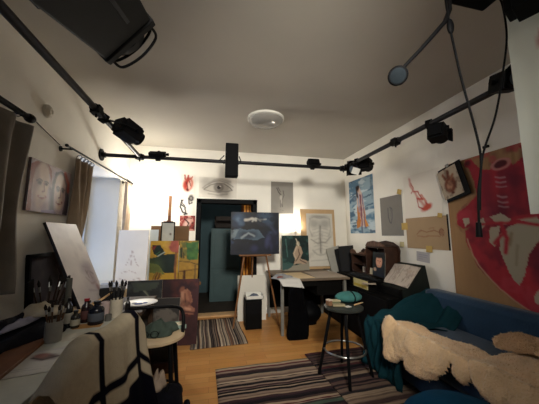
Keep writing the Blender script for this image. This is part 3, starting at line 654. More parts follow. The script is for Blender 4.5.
P.line([(.9, .3), (.92, 1)], .04, '#8a5630'); P.ell(.1, .62, .3, .2, '#4a5a30', .6, a=.6); P.ell(.75, .12, .2, .1, '#a85448', .6, a=.6); P.vary(.3, 7); P.C *= .8
art('abstract_painting', 'yellow painting with dark abstract shapes on the left of the easel ledge', 'painting', P, (-.70, 4.125, .662), 0, .018, edge='#a58a50', oil=True)
P = Paint(.28, .61, '#b8923c', 50, .05, 5, seed=25); P.poly([(.35, .05), (1, .02), (1, .46), (.4, .46)], '#4e7a3a'); P.cloud('#2f5e34', 4, .5, .15, .7); P.line([(.1, .18), (.12, .4)], .05, '#1c2c22'); P.line([(.22, .3), (.24, .42)], .03, '#2c2a1e'); P.poly([(.0, .5), (1, .46), (1, 1), (0, 1)], '#b58a38')
P.line([(0, .5), (.5, .52), (1, .58)], .02, '#3c3220'); P.line([(0, .74), (1, .7)], .022, '#5a2c1a'); P.line([(.3, .74), (.3, 1)], .06, '#4a2618'); P.line([(.85, .6), (.85, 1)], .035, '#6e5a38'); P.line([(0, .95), (.5, .98)], .03, '#4a2618'); P.vary(.3, 7); P.C *= .8
art('landscape_painting', 'yellow and green painting on the easel ledge beside the dark doorway', 'painting', P, (-.35, 4.13, .662), 0, .018, edge='#a58a50', oil=True)
# leaning darker canvases
P = Paint(.50, .79, '#3e2226', 70, .05, 6, seed=31); P.cloud('#2a181e', 4, .5, .2, .8); P.cloud('#5e2e26', 5, .55, .15, .6, 8); P.ell(.1, .2, .3, .35, '#1d1418', .4, a=.8)
P.ell(.58, .17, .06, .05, '#7a4c3c', .3); P.poly([(.56, .2), (.70, .16), (.80, .22), (.84, .36), (.74, .44), (.60, .40), (.58, .3)], '#96664f', .95); P.line([(.60, .22), (.58, .34), (.50, .44)], .035, '#a87a62'); P.line([(.74, .2), (.80, .32), (.76, .44)], .03, '#7c4f40')
P.poly([(.30, .46), (.50, .40), (.76, .40), (.94, .46), (.90, .55), (.70, .53), (.5, .54), (.34, .52)], '#8e5e4c', .95); P.line([(.36, .47), (.6, .44), (.8, .47)], .028, '#b4846a'); P.line([(.46, .53), (.7, .5), (.9, .52)], .018, '#4a2a26'); P.line([(.66, .24), (.68, .36)], .015, '#5c382e'); P.poly([(0, .6), (1, .58), (1, 1), (0, 1)], '#3c2424', .6); P.cloud('#24161a', 5, .6, .1, .5, 14)
art('nude_painting', 'dark red-brown painting of a crouching nude leaning at the doorway\'s left', 'painting', P, (-.415, 3.52, .004), -6, .02, lean=5, edge='#3a2a24', oil=True)
P = Paint(.40, .80, '#1c1d1e', 50, .05, 6, seed=33); P.poly([(.1, .03), (.9, .03), (.8, .14), (.2, .16)], '#3c4238', .8); P.cloud('#343a3a', 5, .55, .15, .7); P.line([(.5, .15), (.62, .24)], .02, '#6a6a5a'); P.ell(.5, .4, .2, .1, '#4a443a', .4)
art('still_life', 'black and grey still-life canvas standing behind the paint plate', 'painting', P, (-.80, 3.45, .004), 0, .02, lean=4, edge='#a89c88', oil=True)
P = Paint(.42, .60, '#2c2a29', 40, .06, 6, seed=36); P.poly([(0, .2), (.4, .24), (.7, .16), (1, .3), (1, .62), (.5, .56), (0, .66)], '#5a544e'); P.ell(.2, .52, .2, .1, '#1c1a1a', .3); P.ell(.7, .7, .25, .1, '#1a1818', .3); P.cloud('#2a2624', 6, .55, .1, .7)
art('grey_study', 'black and white study leaning low under the edge of the side table', 'painting', P, (-.54, 2.93, .1), -8, .015, lean=6, edge='#8a8276', oil=True)
tag(obj('stretcher_crate', MB().bx(-.2, .2, -.1, .1, 0, .1), dark_wood, loc=(-.54, 2.97, 0), bevel=.004, smooth=False), 'low dark wooden block under the black and white study', 'block')

# ------------------------------------------------------------------ easel with the blue painting in front of the doorway
t = thing('easel', 'slim wooden tripod easel holding the blue painting before the doorway', 'easel', (.65, 4.05, 0))
for s, tx in ((-1, .33), (1, .36)):
    obj('leg', MB().cyl((s*.07, .025, 1.66), (s*tx, -.12, 0), .014, .013, 8), easel_wood, t)
obj('leg', MB().cyl((0, .05, 1.66), (0, .40, 0), .014, .013, 8), easel_wood, t)
obj('head_block', MB().box((0, .03, 1.66), (.2, .03, .05)), easel_wood, t, smooth=False)
obj('ledge', MB().box((0, -.06, 1.05), (.5, .06, .02)).box((0, -.03, 1.04), (.36, .05, .025)), easel_wood, t, smooth=False)
P = Paint(.76, .65, '#141c34', 84, .05, 6, seed=41); P.cloud('#0b0e1a', 4, .48, .15, .8); P.cloud('#2e4470', 5, .6, .1, .8, 7); P.ell(.7, .18, .16, .2, '#38547a', .4, a=.9); P.ell(.15, .18, .12, .14, '#3c5c88', .5, a=.9); P.ell(.5, .36, .3, .1, '#0c0f1a', .4)
P.poly([(.06, .42), (.4, .4), (.58, .43), (.7, .62), (.5, .68), (.3, .64), (.06, .66)], '#4c6684'); P.poly([(.0, .44), (.16, .43), (.1, .6), (.0, .66)], '#7c95ac', .8); P.ell(.36, .55, .17, .09, '#2e3a54', .3); P.line([(.22, .62), (.36, .5), (.48, .58)], .02, '#8ea4ba')
P.line([(.3, .19), (.42, .16), (.5, .2)], .026, '#d4dce4', .95); P.line([(.44, .23), (.5, .15), (.6, .2)], .016, '#c4d0da', .9); P.line([(.52, .18), (.72, .16)], .012, '#a8b8c8', .8); P.ell(.14, .2, .05, .06, '#5c7ba6', .4); P.ell(.2, .28, .07, .05, '#46648e', .5); P.ell(.09, .3, .06, .08, '#26365a', .5)
P.ell(.76, .70, .05, .14, '#353f70', .5, 10); P.ell(.83, .76, .04, .15, '#2b3460', .5, -8); P.ell(.9, .62, .06, .2, '#1a2140', .6); P.ell(.48, .86, .08, .09, '#28305c', .5); P.ell(.2, .84, .14, .1, '#10152a', .5); P.line([(.76, .26), (.84, .38), (.92, .5)], .03, '#38466e', .7, 1); P.ell(.64, .3, .08, .06, '#1a2138', .5); P.cloud('#0c101e', 7, .62, .08, .6, 23)
P.line([(.0, .42), (.0, .66)], .01, '#72848e'); P.vary(.2, 12); P.C *= np.array([.85, .72, .58])
art('night_painting', 'dark blue painting of huddled figures on the tripod easel at the doorway', 'painting', P, (.645, 3.955, 1.065), 0, .018, edge='#20242e', oil=True)
P = Paint(.46, .70, '#d6d1c5', 30); P.vary(.04, 3)
art('blank_canvas', 'blank off-white canvas standing on the floor behind the tripod easel', 'canvas', P, (.645, 4.24, .004), 0, .018, lean=5, edge='#c0b8a8')
t = thing('storage_box', 'black box on the floor before the blank canvas, white tray on top', 'box', (.615, 3.99, 0))
obj('body', MB().bx(-.12, .12, -.13, .13, 0, .41), black_wood, t, bevel=.006, smooth=False)
obj('drawer', MB().bx(-.105, .105, -.137, -.13, .22, .39), black_paint, t, smooth=False)
t = thing('paper_tray', 'shallow white tray on the black box, grey rags inside', 'tray', (.63, 3.98, .411))
c = MB(); c.bx(-.13, .13, -.1, .1, 0, .008); c.bx(-.13, -.122, -.1, .1, 0, .07); c.bx(.122, .13, -.1, .1, 0, .07); c.bx(-.13, .13, -.1, -.092, 0, .05); c.bx(-.13, .13, .092, .1, 0, .07)
obj('shell', c, white_frame, t, smooth=False)
def rag(name, label, cat, loc, rx, ry, h, color, seed, rz=0, flat=.5):
    rs = np.random.RandomState(seed); a = rs.rand(6)*6
    def fn(u, v):
        th = u*2*PI; r = v
        rr = 1+.14*math.sin(3*th+a[0])+.09*math.sin(5*th+a[1])
        z = h*(1-r**2.2)*(.75+.25*math.sin(4*th*flat+a[2]+r*5)*r+.2*math.sin(7*r+a[3]+2*math.cos(th)))+.004
        return (rx*rr*r*math.cos(th), ry*rr*r*math.sin(th), max(.003, z) if r < .99 else .002)
    mb = MB().surf(36, 10, fn)
    o = obj(name, mb, mat('rag_'+color.strip('#'), color, .9, 0, .2, 14, bump=.4, bscale=40), loc=loc, rot=(0, 0, rz), solid=.003)
    return tag(o, label, cat)
rag('rag', 'crumpled blue-grey rag lying in the white tray on the black box', 'rag', (.63, 3.98, .425), .1, .075, .055, '#5c6370', 3)

# ------------------------------------------------------------------ desk by the back wall
t = thing('writing_desk', 'desk with pale top and white front legs by the back wall under the drawings', 'desk', (1.42, 3.97, 0))
obj('desktop', MB().bx(-.50, .54, -.5, .5, .722, .75), mat('pale_desk_top', '#6a5c4e', .5, 0, .1, 6), t, bevel=.004, smooth=False)
for sx in (-.46, .49):
    for sy in (-1, 1):
        obj('leg', MB().bx(sx-.019, sx+.019, sy*.42-.019, sy*.42+.019, 0, .722), mat('grey_white_leg', '#75736d', .45), t, smooth=False)
obj('back_panel', MB().bx(-.46, .46, .40, .42, .15, .72), desk_black, t, smooth=False)
d = obj('drawer', MB().bx(.06, .44, -.42, .35, .5, .72), desk_black, t, bevel=.004, smooth=False)
obj('apron', MB().bx(-.46, .05, -.45, -.43, .64, .72), desk_black, t, smooth=False)
t = thing('black_bag', 'slack black bag hanging down in front of the pale-topped desk', 'bag', (1.13, 3.40, 0))
def bagf(u, v):
    th = u*2*PI; c, q = math.cos(th), math.sin(th); e = .5
    r = (1-.12*v)*(1 if .06 < v < .95 else .9)*(1+.05*math.sin(7*th+v*6))
    return ((.15-.05*v*v)*r*math.copysign(abs(c)**e, c)+.02*math.sin(v*5), .045*r*math.copysign(abs(q)**e, q)+.03*math.sin(v*4), v*.66+.003)
obj('sack', MB().surf(40, 14, bagf), mat('black_cloth', '#050507', .95, 0, .3, spec=.05), t)
obj('strap', MB().tube([(-.05, 0, .64), (-.04, .04, .69), (0, .07, .70), (.05, .04, .69), (.06, 0, .64)], .008), fabric_dark, t)
tag(obj('waste_sack', MB().surf(36, 12, lambda u, v: ((.17*math.sin(max(.12, v)*PI*.92+.2)+.03)*math.cos(u*2*PI)*(1+.06*math.sin(u*31)), (.14*math.sin(max(.12, v)*PI*.92+.2)+.03)*math.sin(u*2*PI), v*.34+.003)), black_plastic, loc=(1.5, 3.95, 0)), 'black sack on the floor in the dark under the desk', 'sack')
# pictures standing on / behind the desk
P = Paint(.49, .60, '#16302e', 70, .05, 7, seed=51); P.cloud('#0e1c1c', 5, .5, .12, .8); P.cloud('#2e5450', 6, .6, .08, .8, 9); P.poly([(0, .78), (.3, .88), (.7, .82), (1, .72), (1, 1), (0, 1)], '#8f8878'); P.poly([(0, .76), (.4, .84), (.3, .94), (0, .98)], '#35524e')
P.ell(.6, .24, .07, .07, '#b0a48c', .3); P.poly([(.52, .3), (.7, .3), (.78, .5), (.68, .66), (.92, .74), (.84, .84), (.58, .8), (.42, .84), (.5, .62), (.46, .46)], '#a8917a'); P.line([(.54, .34), (.44, .52), (.5, .66)], .025, '#c2ad94'); P.line([(.62, .4), (.66, .56), (.5, .74)], .018, '#5e4c40'); P.line([(.66, .7), (.86, .8)], .02, '#54423a'); P.line([(.52, .1), (.62, .3)], .018, '#d6ccb4', .8); P.ell(.78, .3, .06, .06, '#102020', .3); P.line([(.15, .1), (.2, .6)], .02, '#3a605a')
art('seated_figure_painting', 'dark green painting of a seated figure on the desk before the glowing lamp', 'painting', P, (1.415, 4.30, .752), 0, .016, lean=4, edge='#bfb8a6', oil=True)
P = Paint(.52, .96, '#d2cdc2', 100, .04, 7, seed=55); P.vary(.06, 4); P.cloud('#b3aea6', 4, .55, .2, .6)
for pts in ([(.14, .1), (.3, .07), (.5, .1), (.7, .07), (.88, .1)], [(.14, .1), (.1, .3), (.2, .44)], [(.88, .1), (.92, .3), (.82, .44)]): P.line(pts, .022, '#8d8984', .45, 1)
P.ell(.3, .2, .18, .08, '#a5a19a', .5, a=.8); P.ell(.7, .2, .18, .08, '#a5a19a', .5, a=.8); P.ell(.5, .06, .3, .03, '#8f8b85', .6, a=.7)
P.line([(.52, .24), (.5, .42), (.51, .6), (.5, .76)], .045, '#7c7772', .45, 1); P.line([(.52, .24), (.5, .42), (.51, .6), (.5, .76)], .014, '#4c4845', .7, 1)
for k in range(7):
    v = .28+.065*k
    P.line([(.5, v), (.36, v+.02), (.22+.01*k, v+.035)], .014, '#918d87', .4, 1); P.line([(.52, v), (.66, v+.02), (.80-.01*k, v+.035)], .014, '#918d87', .4, 1)
P.line([(.16, .5), (.4, .58), (.5, .56)], .022, '#77736e', .6, 1); P.line([(.9, .46), (.7, .56), (.54, .56)], .022, '#77736e', .6, 1); P.line([(.2, .7), (.36, .78), (.5, .8), (.66, .78), (.84, .68)], .024, '#85817b', .5, 1); P.line([(.12, .9), (.9, .88)], .016, '#9a968e', .5, 1)
t = art('torso_drawing', 'large charcoal torso drawing on a pale wooden board standing on the desk', 'drawing', P, (1.935, 4.418, .80), 0, .001, lean=3, edge='#b9b5ab')
P = Paint(.68, 1.09, '#c3a37a', 30); P.vary(.08, 3, 4, 5, .4)
art('drawing_board', 'pale wooden drawing board behind the charcoal torso drawing', 'board', P, (1.915, 4.44, .752), 0, .014, lean=3, edge='#b08e66')
# papers on the desk
def flat(name, label, cat, P, loc, rotz=0, depth=.002, edge='#d0c8b8', group=None):
    o = art(name, label, cat, P, loc, rotz, depth, lean=90, edge=edge, group=group); return o
def plain(w, h, c, var=.04): 
    P = Paint(w, h, c, 12); P.vary(var, 4); return P
flat('folder', 'cream cardboard folder lying on the desk before the green painting', 'folder', plain(.42, .55, '#d2ba94'), (1.24, 3.50, .757), 4, .005, '#a8987c')
flat('folder', 'light grey-beige folder lying on the desk before the torso drawing', 'folder', plain(.48, .6, '#a8998a'), (1.70, 3.50, .756), -3, .004, '#9a8f7c')
rag('crumpled_cloth', 'crumpled grey cloth at the left end of the pale-topped desk', 'cloth', (.98, 3.62, .752), .17, .12, .06, '#8c8d90', 5, .2)
t = thing('paper_sheets', 'white printed sheets hanging over the front edge of the desk', 'paper', (1.0, 3.45, .754))
P = Paint(.3, .3, '#c2bfba', 24); 
for k in range(6): P.line([(.2, .3+.1*k), (.8, .3+.1*k)], .008, '#8f8d8c', .5)
mb = MB().surf(P.nx, P.ny, lambda u, v: ((u-.5)*.3+.08*v, .17-.3*min(v, .6)-.12*max(0, v-.6), .004+.004*math.sin(u*3)-.2*max(0, v-.52)**1.0*(.8+.4*u)))
obj('sheet', mb, ART_PAPER, t, cols=P.C.reshape(-1, 3), solid=.001)
tag(obj('paint_rag', MB().ball((0, 0, .02), (.05, .03, .022)), mat('red_brown_rag', '#7a4a44', .9, bump=.4), loc=(.93, 3.53, .753)), 'small red-brown rag at the front left corner of the pale-topped desk', 'rag')

# ------------------------------------------------------------------ low cabinet along the right wall and what stands on it
CT = .64
t = thing('low_cabinet', 'low black cabinet along the right wall between desk and sofa', 'cabinet', (2.22, 3.52, 0))
obj('body', MB().bx(-.26, .31, -.88, .9, 0, CT), black_wood, t, bevel=.005, smooth=False)
for k in range(3):
    d = obj('door', MB().bx(-.275, -.26, -.86+k*.585, -.86+k*.585+.565, .05, CT-.03), black_paint, t, bevel=.003, smooth=False)
    obj('knob', MB().ball((-.285, -.82+k*.585, .42), .012), black_metal, d)
t = thing('drawer_box', 'black drawer box with cream front on the low cabinet, under the carved shelf', 'drawer box', (2.2, 3.46, CT+.001))
obj('case', MB().bx(-.22, .3, -.42, .46, 0, .13), black_wood, t, bevel=.004, smooth=False)
d = obj('drawer', MB().bx(-.235, -.22, -.40, -.07, .012, .12), mat('cream_card', '#b3a878', .6), t, bevel=.003, smooth=False); d['label'] = 'cream drawer front with a yellow band'
obj('label_strip', MB().bx(-.2365, -.235, -.385, -.085, .03, .06), mat('yellow_band', '#b09a3c', .6), d, smooth=False)
# carved shelf: front faces the room (-X); built with local x along the wall (towards the viewer)
t = thing('carved_shelf', 'small carved dark wooden shelf with curved top on the drawer box', 'shelf', (2.28, 3.5, CT+.132), (0, 0, -PI/2)); t.scale = (1.06, 1, 1.22)
def arch_back(mb, y0, y1):
    top = [(-.44, .20), (-.42, .27), (-.36, .30), (-.30, .285), (-.26, .25), (-.20, .245), (-.14, .27), (-.06, .26), (0, .30), (.03, .38), (.06, .40), (.18, .415), (.32, .40), (.42, .36), (.45, .31), (.44, .26)]
    poly = [(-.42, 0)]+top+[(.42, 0)]
    n = len(poly); vs = [(x, y0, z) for x, z in poly]+[(x, y1, z) for x, z in poly]
    mb.add(vs, [tuple(range(n)), tuple(range(2*n-1, n-1, -1))]+[(i, (i+1) % n, n+(i+1) % n, n+i) for i in range(n)])
m = MB(); arch_back(m, .17, .19); obj('back_panel', m, dark_wood, t, smooth=False)
m = MB(); m.bx(-.41, .41, -.02, .17, 0, .018); m.bx(-.41, -.39, -.02, .17, 0, .24); m.bx(-.02, .0, -.02, .17, 0, .34); m.bx(.39, .41, -.02, .17, 0, .34); m.bx(-.39, -.02, -.02, .17, .22, .24); m.bx(0, .39, -.02, .17, .33, .35); m.bx(-.39, -.02, 0, .17, .1, .11)
obj('carcass', m, dark_wood, t, bevel=.003, smooth=False)
m = MB(); arch_back(m, -.03, -.018); m2 = MB()
for a, b, z in ((-.41, -.02, .24), (0, .41, .35)):
    pts = [(a, z)]+[(x, zz) for x, zz in [(-.44, .20), (-.42, .27), (-.36, .30), (-.30, .285), (-.26, .25), (-.20, .245), (-.14, .27), (-.06, .26), (0, .30), (.03, .38), (.06, .40), (.18, .415), (.32, .40), (.42, .36), (.45, .31)] if a-.05 <= x <= b+.05 and zz > z+.002]+[(b, z)]
    n = len(pts); vs = [(x, -.035, q) for x, q in pts]+[(x, -.018, q) for x, q in pts]
    m2.add(vs, [tuple(range(n)), tuple(range(2*n-1, n-1, -1))]+[(i, (i+1) % n, n+(i+1) % n, n+i) for i in range(n)])
obj('carved_crest', m2, mat('carved_crest_wood', '#553a2c', .5, 0, .4, 25, bump=.8, bscale=50), t, smooth=False)
# small things in the shelf (world positions; shelf front at x about 2.26)
SZ = CT+.132+.019
def bookw(label, loc, d, color, name='book', rot=0, spine=None):
    t = thing(name, label, 'book', loc, (0, 0, rot))
    obj('pages', MB().bx(-d[0]/2+.004, d[0]/2-.003, -d[1]/2+.003, d[1]/2-.003, .002, d[2]-.006), mat('page_cream', '#c8bda4', .8), t, smooth=False)
    c = MB(); c.bx(-d[0]/2, d[0]/2, -d[1]/2, -d[1]/2+.003, 0, d[2]); c.bx(-d[0]/2, d[0]/2, d[1]/2-.003, d[1]/2, 0, d[2]); c.bx(-d[0]/2, -d[0]/2+.004, -d[1]/2, d[1]/2, 0, d[2])
    obj('cover', c, mat('cover_'+color.strip('#'), color, .6), t, smooth=False)
bookw('white-spined book in the left compartment of the carved shelf', (2.345, 3.66, SZ), (.1, .03, .08), '#b4aca0')
bookw('grey-spined book next to the white-spined book in the carved shelf', (2.345, 3.63, SZ), (.1, .022, .075), '#8a8078')
bookw('dark red book in the left compartment of the carved shelf', (2.345, 3.585, SZ), (.1, .03, .07), '#4a1f1c')
P = Paint(.27, .33, '#141c20', 60, .03, 7, seed=61); P.cloud('#1e2e30', 4, .5, .1, .7); P.ell(.52, .38, .25, .26, '#cb957a', .12); P.ell(.5, .15, .26, .10, '#14141a', .2); P.line([(.24, .2), (.8, .19)], .03, '#16161c'); P.line([(.4, .36), (.47, .36)], .018, '#3a2420'); P.line([(.58, .36), (.66, .36)], .018, '#3a2420'); P.line([(.53, .4), (.55, .47)], .015, '#8a5c48'); P.line([(.42, .54), (.53, .57), (.63, .53)], .018, '#7a2f2c'); P.line([(.44, .545), (.61, .54)], .008, '#d0c4b4'); P.poly([(.1, 1), (.2, .72), (.42, .62), (.66, .62), (.9, .74), (1, 1)], '#1a1f2a'); P.ell(.2, .72, .12, .07, '#b09078', .3)
art('portrait_photo', 'small portrait photo of a smiling person in a dark hat, in the carved shelf', 'photo', P, (2.235, 3.20, SZ+.002), -90, .002, lean=5, edge='#c0b8a8')
P = Paint(.12, .09, '#b3a890', 14); P.vary(.1, 4)
art('small_card', 'small cream card leaning by the portrait photo in the carved shelf', 'card', P, (2.265, 3.39, SZ+.002), -90, .002, lean=10)
rag('dark_scarf', 'dark scarf crumpled along the front of the drawer box under the carved shelf', 'scarf', (2.09, 3.36, CT+.132), .07, .32, .05, '#17181a', 12)
# open book on its black stand
t = thing('book_stand', 'black wedge-shaped stand carrying the open sketchbook near the sofa', 'stand', (2.33, 2.82, CT+.001))
m = MB(); pr = [(-.2, 0), (.2, 0), (.14, .36), (.10, .36), (-.13, .10), (-.2, .09)]
vs = [(x, -.19, z) for x, z in pr]+[(x, .22, z) for x, z in pr]; n = 6
m.add(vs, [tuple(range(n)), tuple(range(2*n-1, n-1, -1))]+[(i, (i+1) % n, n+(i+1) % n, n+i) for i in range(n)])
obj('wedge', m, mat('dark_green_black', '#1a1f1c', .6), t, smooth=False)
obj('lip', MB().bx(-.235, -.2, -.2, .24, .0, .10), black_wood, t, bevel=.004, smooth=False)
t = thing('open_sketchbook', 'open sketchbook with pencil drawings propped on the black wedge stand', 'book', (2.19, 2.84, CT+.115), (-R(41), 0, -PI/2))
for s, l in ((-1, 'left'), (1, 'right')):
    P = Paint(.21, .30, '#b5a89c', 40, .06, 8, seed=70+s); P.cloud('#93867e', 5, .52, .12, .7); P.line([(.3, .2), (.5, .5), (.4, .8)], .02, '#6e625c', .7); P.line([(.6, .2), (.7, .6), (.6, .85)], .014, '#7a6e66', .7); P.ell(.5, .3, .14, .1, '#a8988c', .4)
    m, c = sheet_mb(P, .008, '#c9bfb0'); o = obj('page_block', m, ART_PAPER, t, loc=(s*.112, -.004, .004), rot=(0, 0, s*R(5)), cols=c, smooth=False)
obj('cover', MB().bx(-.225, .225, .016, .02, 0, .31), mat('dark_cover', '#2a2422', .6), t, smooth=False)
flat('loose_page', 'loose curled page lying on the stand lip under the open sketchbook', 'paper', plain(.12, .16, '#a8998a'), (2.04, 2.98, CT+.105), 60, .001)
# portfolios standing at the desk end
def leaning(name, label, cat, loc, rotz, roll, w, h, c, d=.01, edge=None):
    return art(name, label, cat, plain(w, h, c), loc, rotz, d, lean=0, roll=roll, edge=edge or c)
leaning('white_board', 'white board leaning beside black folders at the right end of the desk', 'board', (2.25, 4.36, CT+.034), 0, -14, .26, .48, '#a8a59c', .01)
leaning('black_folder', 'tall black folder between the white board and the carved shelf', 'folder', (2.36, 4.27, CT+.03), 0, -12, .26, .47, '#131316', .02)
leaning('black_folder', 'second black folder leaning nearest the carved shelf', 'folder', (2.36, 4.20, CT+.03), -12, -5, .26, .50, '#1a1a1c', .02)

# ------------------------------------------------------------------ stools
def bar_stool(label, loc, rz, H, splay, seat_m, seat_r=.19, top=.13, n=4, ringz=.26, ring_m=None, hoop=None):
    t = thing('bar_stool', label, 'stool', loc, rz)
    obj('seat', MB().lathe([(0, H), (seat_r*.9, H), (seat_r, H-.008), (seat_r, H-.024), (seat_r*.94, H-.032), (0, H-.032)], n=36), seat_m, t)
    obj('under_frame', MB().lathe([(seat_r*.75, H-.033), (seat_r*.78, H-.05), (seat_r*.66, H-.05), (seat_r*.66, H-.033)], n=24), black_metal, t)
    for k in range(n):
        a = PI/4+k*2*PI/n
        obj('leg', MB().cyl((top*math.cos(a), top*math.sin(a), H-.04), (splay*math.cos(a), splay*math.sin(a), .0), .016, .014, 10), black_metal, t)
    rr = top+(splay-top)*(1-ringz/H)-.006
    obj('foot_ring', MB().tube([(rr*math.cos(q*PI/16), rr*math.sin(q*PI/16), ringz) for q in range(32)], .009, 8, closed=True), ring_m or black_metal, t)
    if hoop:
        obj('back_hoop', MB().tube(hoop, .013, 10), black_metal, t)
    return t
st_m = mat('dark_stool_seat', '#2a2d2a', .45, 0, .2, 9)
bar_stool('black bar stool with dark seat and steel foot ring on the striped rug', (1.28, 2.42, .026), R(25), .645, .25, st_m, .19, .12, ringz=.24, ring_m=steel)
seat_pale = mat('pale_stool_seat', '#b09a7c', .5, 0, .12, 9)
hp = [(0, 0, 0), (-.16, .09, .60), (-.235, .105, .63), (-.245, .11, .76), (-.21, .11, .785), (-.05, .125, .785), (.06, .12, .785), (.13, .09, .782), (.165, .05, .76), (.18, .02, .70), (.178, .0, .60)]
bar_stool('black bar stool with pale round seat and curved back beside the draped chair', (-.385, 2.16, .001), R(0), .625, .215, seat_pale, .195, .15, ringz=.2, hoop=catmull(hp[1:], 4))
# on the dark stool
H = .026+.6455
t = thing('teal_cap', 'round teal cap with a dark band lying on the bar stool on the rug', 'cap', (1.385, 2.50, H))
cap_m = mat('teal_felt', '#366764', .85, 0, .12, 12, bump=.2)
obj('crown', MB().ball((0, 0, .055), (.145, .095, .055), 24, 12), cap_m, t)
obj('band', MB().tube([(.02+.012*math.sin(q*PI/12)*0, .0975*math.cos(q*PI/12), .055+.0575*math.sin(q*PI/12)) for q in range(24)], .006, 6, closed=True), black_plastic, t)
def box_thing(name, label, cat, loc, d, color, rz=0, lid=None):
    t = thing(name, label, cat, loc, rz)
    obj('body', MB().bx(-d[0]/2, d[0]/2, -d[1]/2, d[1]/2, 0, d[2]), mat('box_'+color.strip('#'), color, .6), t, bevel=.002, smooth=False)
    if lid: obj('lid', MB().bx(-d[0]/2-.002, d[0]/2+.002, -d[1]/2-.002, d[1]/2+.002, d[2], d[2]+.012), mat('box_'+lid.strip('#'), lid, .6), t, bevel=.002, smooth=False)
    return t
box_thing('small_box', 'small brown box at the left rim of the dark stool seat', 'box', (1.14, 2.44, H), (.04, .05, .045), '#7a5a44', .3, '#b8a898')
box_thing('pencil_box', 'flat pale wooden box before the teal cap on the dark stool', 'box', (1.22, 2.40, H), (.12, .05, .018), '#8f8468', -.2)
box_thing('pencil_box', 'flat olive box lying behind the pale wooden box on the dark stool', 'box', (1.21, 2.47, H), (.11, .05, .03), '#5f6048', -.1, '#a89c7c')
flat('white_card', 'small white card at the front of the dark stool seat', 'card', plain(.06, .05, '#c9c6bd'), (1.30, 2.335, H+.002), 10)
t = thing('paint_brush', 'short pale brush at the right rim of the dark stool seat', 'brush', (1.43, 2.40, H+.008), (0, 0, .45))
obj('handle', MB().cyl((-.06, 0, 0), (.05, 0, 0), .007, .006, 8), light_wood, t); obj('bristles', MB().cyl((.05, 0, 0), (.09, 0, 0), .007, .003, 8), mat('bristle', '#a89878', .8), t)
# on the pale stool
H2 = .626
rag('knit_cap', 'crumpled grey-green woollen cap on the pale stool seat', 'cap', (-.37, 2.17, H2), .13, .10, .10, '#39433c', 21, .4)
t = thing('eyeglasses', 'dark-framed eyeglasses resting on the woollen cap', 'glasses', (-.42, 2.05, H2+.008))
g = MB()
for s in (-1, 1): g.tube([(s*.033+.026*math.cos(q*PI/8), 0, .024+.022*math.sin(q*PI/8)) for q in range(16)], .0025, 6, closed=True)
g.tube([(-.008, 0, .03), (.008, 0, .03)], .0025, 6)
obj('rims', g, black_plastic, t)
for s in (-1, 1): obj('temple_arm', MB().tube([(s*.06, 0, .028), (s*.06, .05, .026), (s*.055, .09, .012)], .002, 6), black_plastic, t)
bookw('pale green paperback at the right side of the pale stool seat', (-.27, 2.26, H2), (.14, .11, .03), '#7a8a80', rot=.3)

# ------------------------------------------------------------------ rugs
def rug(label, loc, rz, w, l, stripes, seed, along='y', pal=None):
    rs = random.Random(seed); t = thing('rag_rug', label, 'rug', loc, rz)
    pal = pal or ['#2a2226', '#8a7668', '#3c2a2e', '#a08c78', '#4a3a36', '#1d1a1e', '#6e5a50', '#b09c86', '#5a2a2c', '#7c6a5e', '#3a3a3c', '#94806c']
    N = 220; row = np.zeros((N+1, 3)); i = 0; last = None
    while i <= N:
        k = rs.randint(1, max(2, int(N/stripes*1.5))); c = rs.choice([p for p in pal if p != last]); last = c
        row[i:i+k] = lin(c); i += k
    mb = MB(); M_ = 24
    if along == 'y':
        mb.surf(N, M_, lambda u, v: ((u-.5)*w+.004*math.sin(v*9), (v-.5)*l, .010+.002*math.sin(u*N*1.3)*math.sin(v*40)))
        cols = np.tile(row, (M_+1, 1))
    else:
        mb.surf(M_, N, lambda u, v: ((u-.5)*w, (v-.5)*l+.006*math.sin(u*7)+.004*math.sin(u*19), .010+.002*math.sin(v*N*1.3)*math.sin(u*40)))
        cols = np.repeat(row, M_+1, axis=0)
    cols = cols*(1+.25*(np.random.RandomState(seed).rand(len(cols), 1)-.5))
    obj('weave', mb, attr_mat('woven_rags', .95, .6, 260, .1), t, cols=cols, solid=.008)
    return t
rug('striped rag rug lying on the floor before the doorway', (.09, 3.90, .0), R(3), .70, 1.06, 44, 5, 'y', ['#3a3230', '#8f8274', '#241e20', '#a5947e', '#5e5048', '#16141a', '#766658', '#b5a48e', '#6a4a3a', '#4a4644'])
rug('striped rag rug in the middle of the floor, left of the dark stool', (.62, 2.28, .0), R(2), 1.08, 1.12, 44, 11, 'x', ['#2a2226', '#8a7668', '#3c2a2e', '#a08c78', '#4a3a36', '#1d1a1e', '#6e5a50', '#b09c86', '#5a2a2c', '#4a5a4e', '#3a3a3c', '#94806c'])
rug('striped rag rug under the dark stool, reaching to the sofa', (1.63, 2.33, .013), R(3), 1.10, 1.24, 46, 17, 'x', ['#2a2226', '#7a6658', '#3c2a2e', '#8a7664', '#4a3a36', '#1d1a1e', '#5e4a44', '#96826e', '#4a2a2c', '#6c5a4e', '#2e2a2c'])

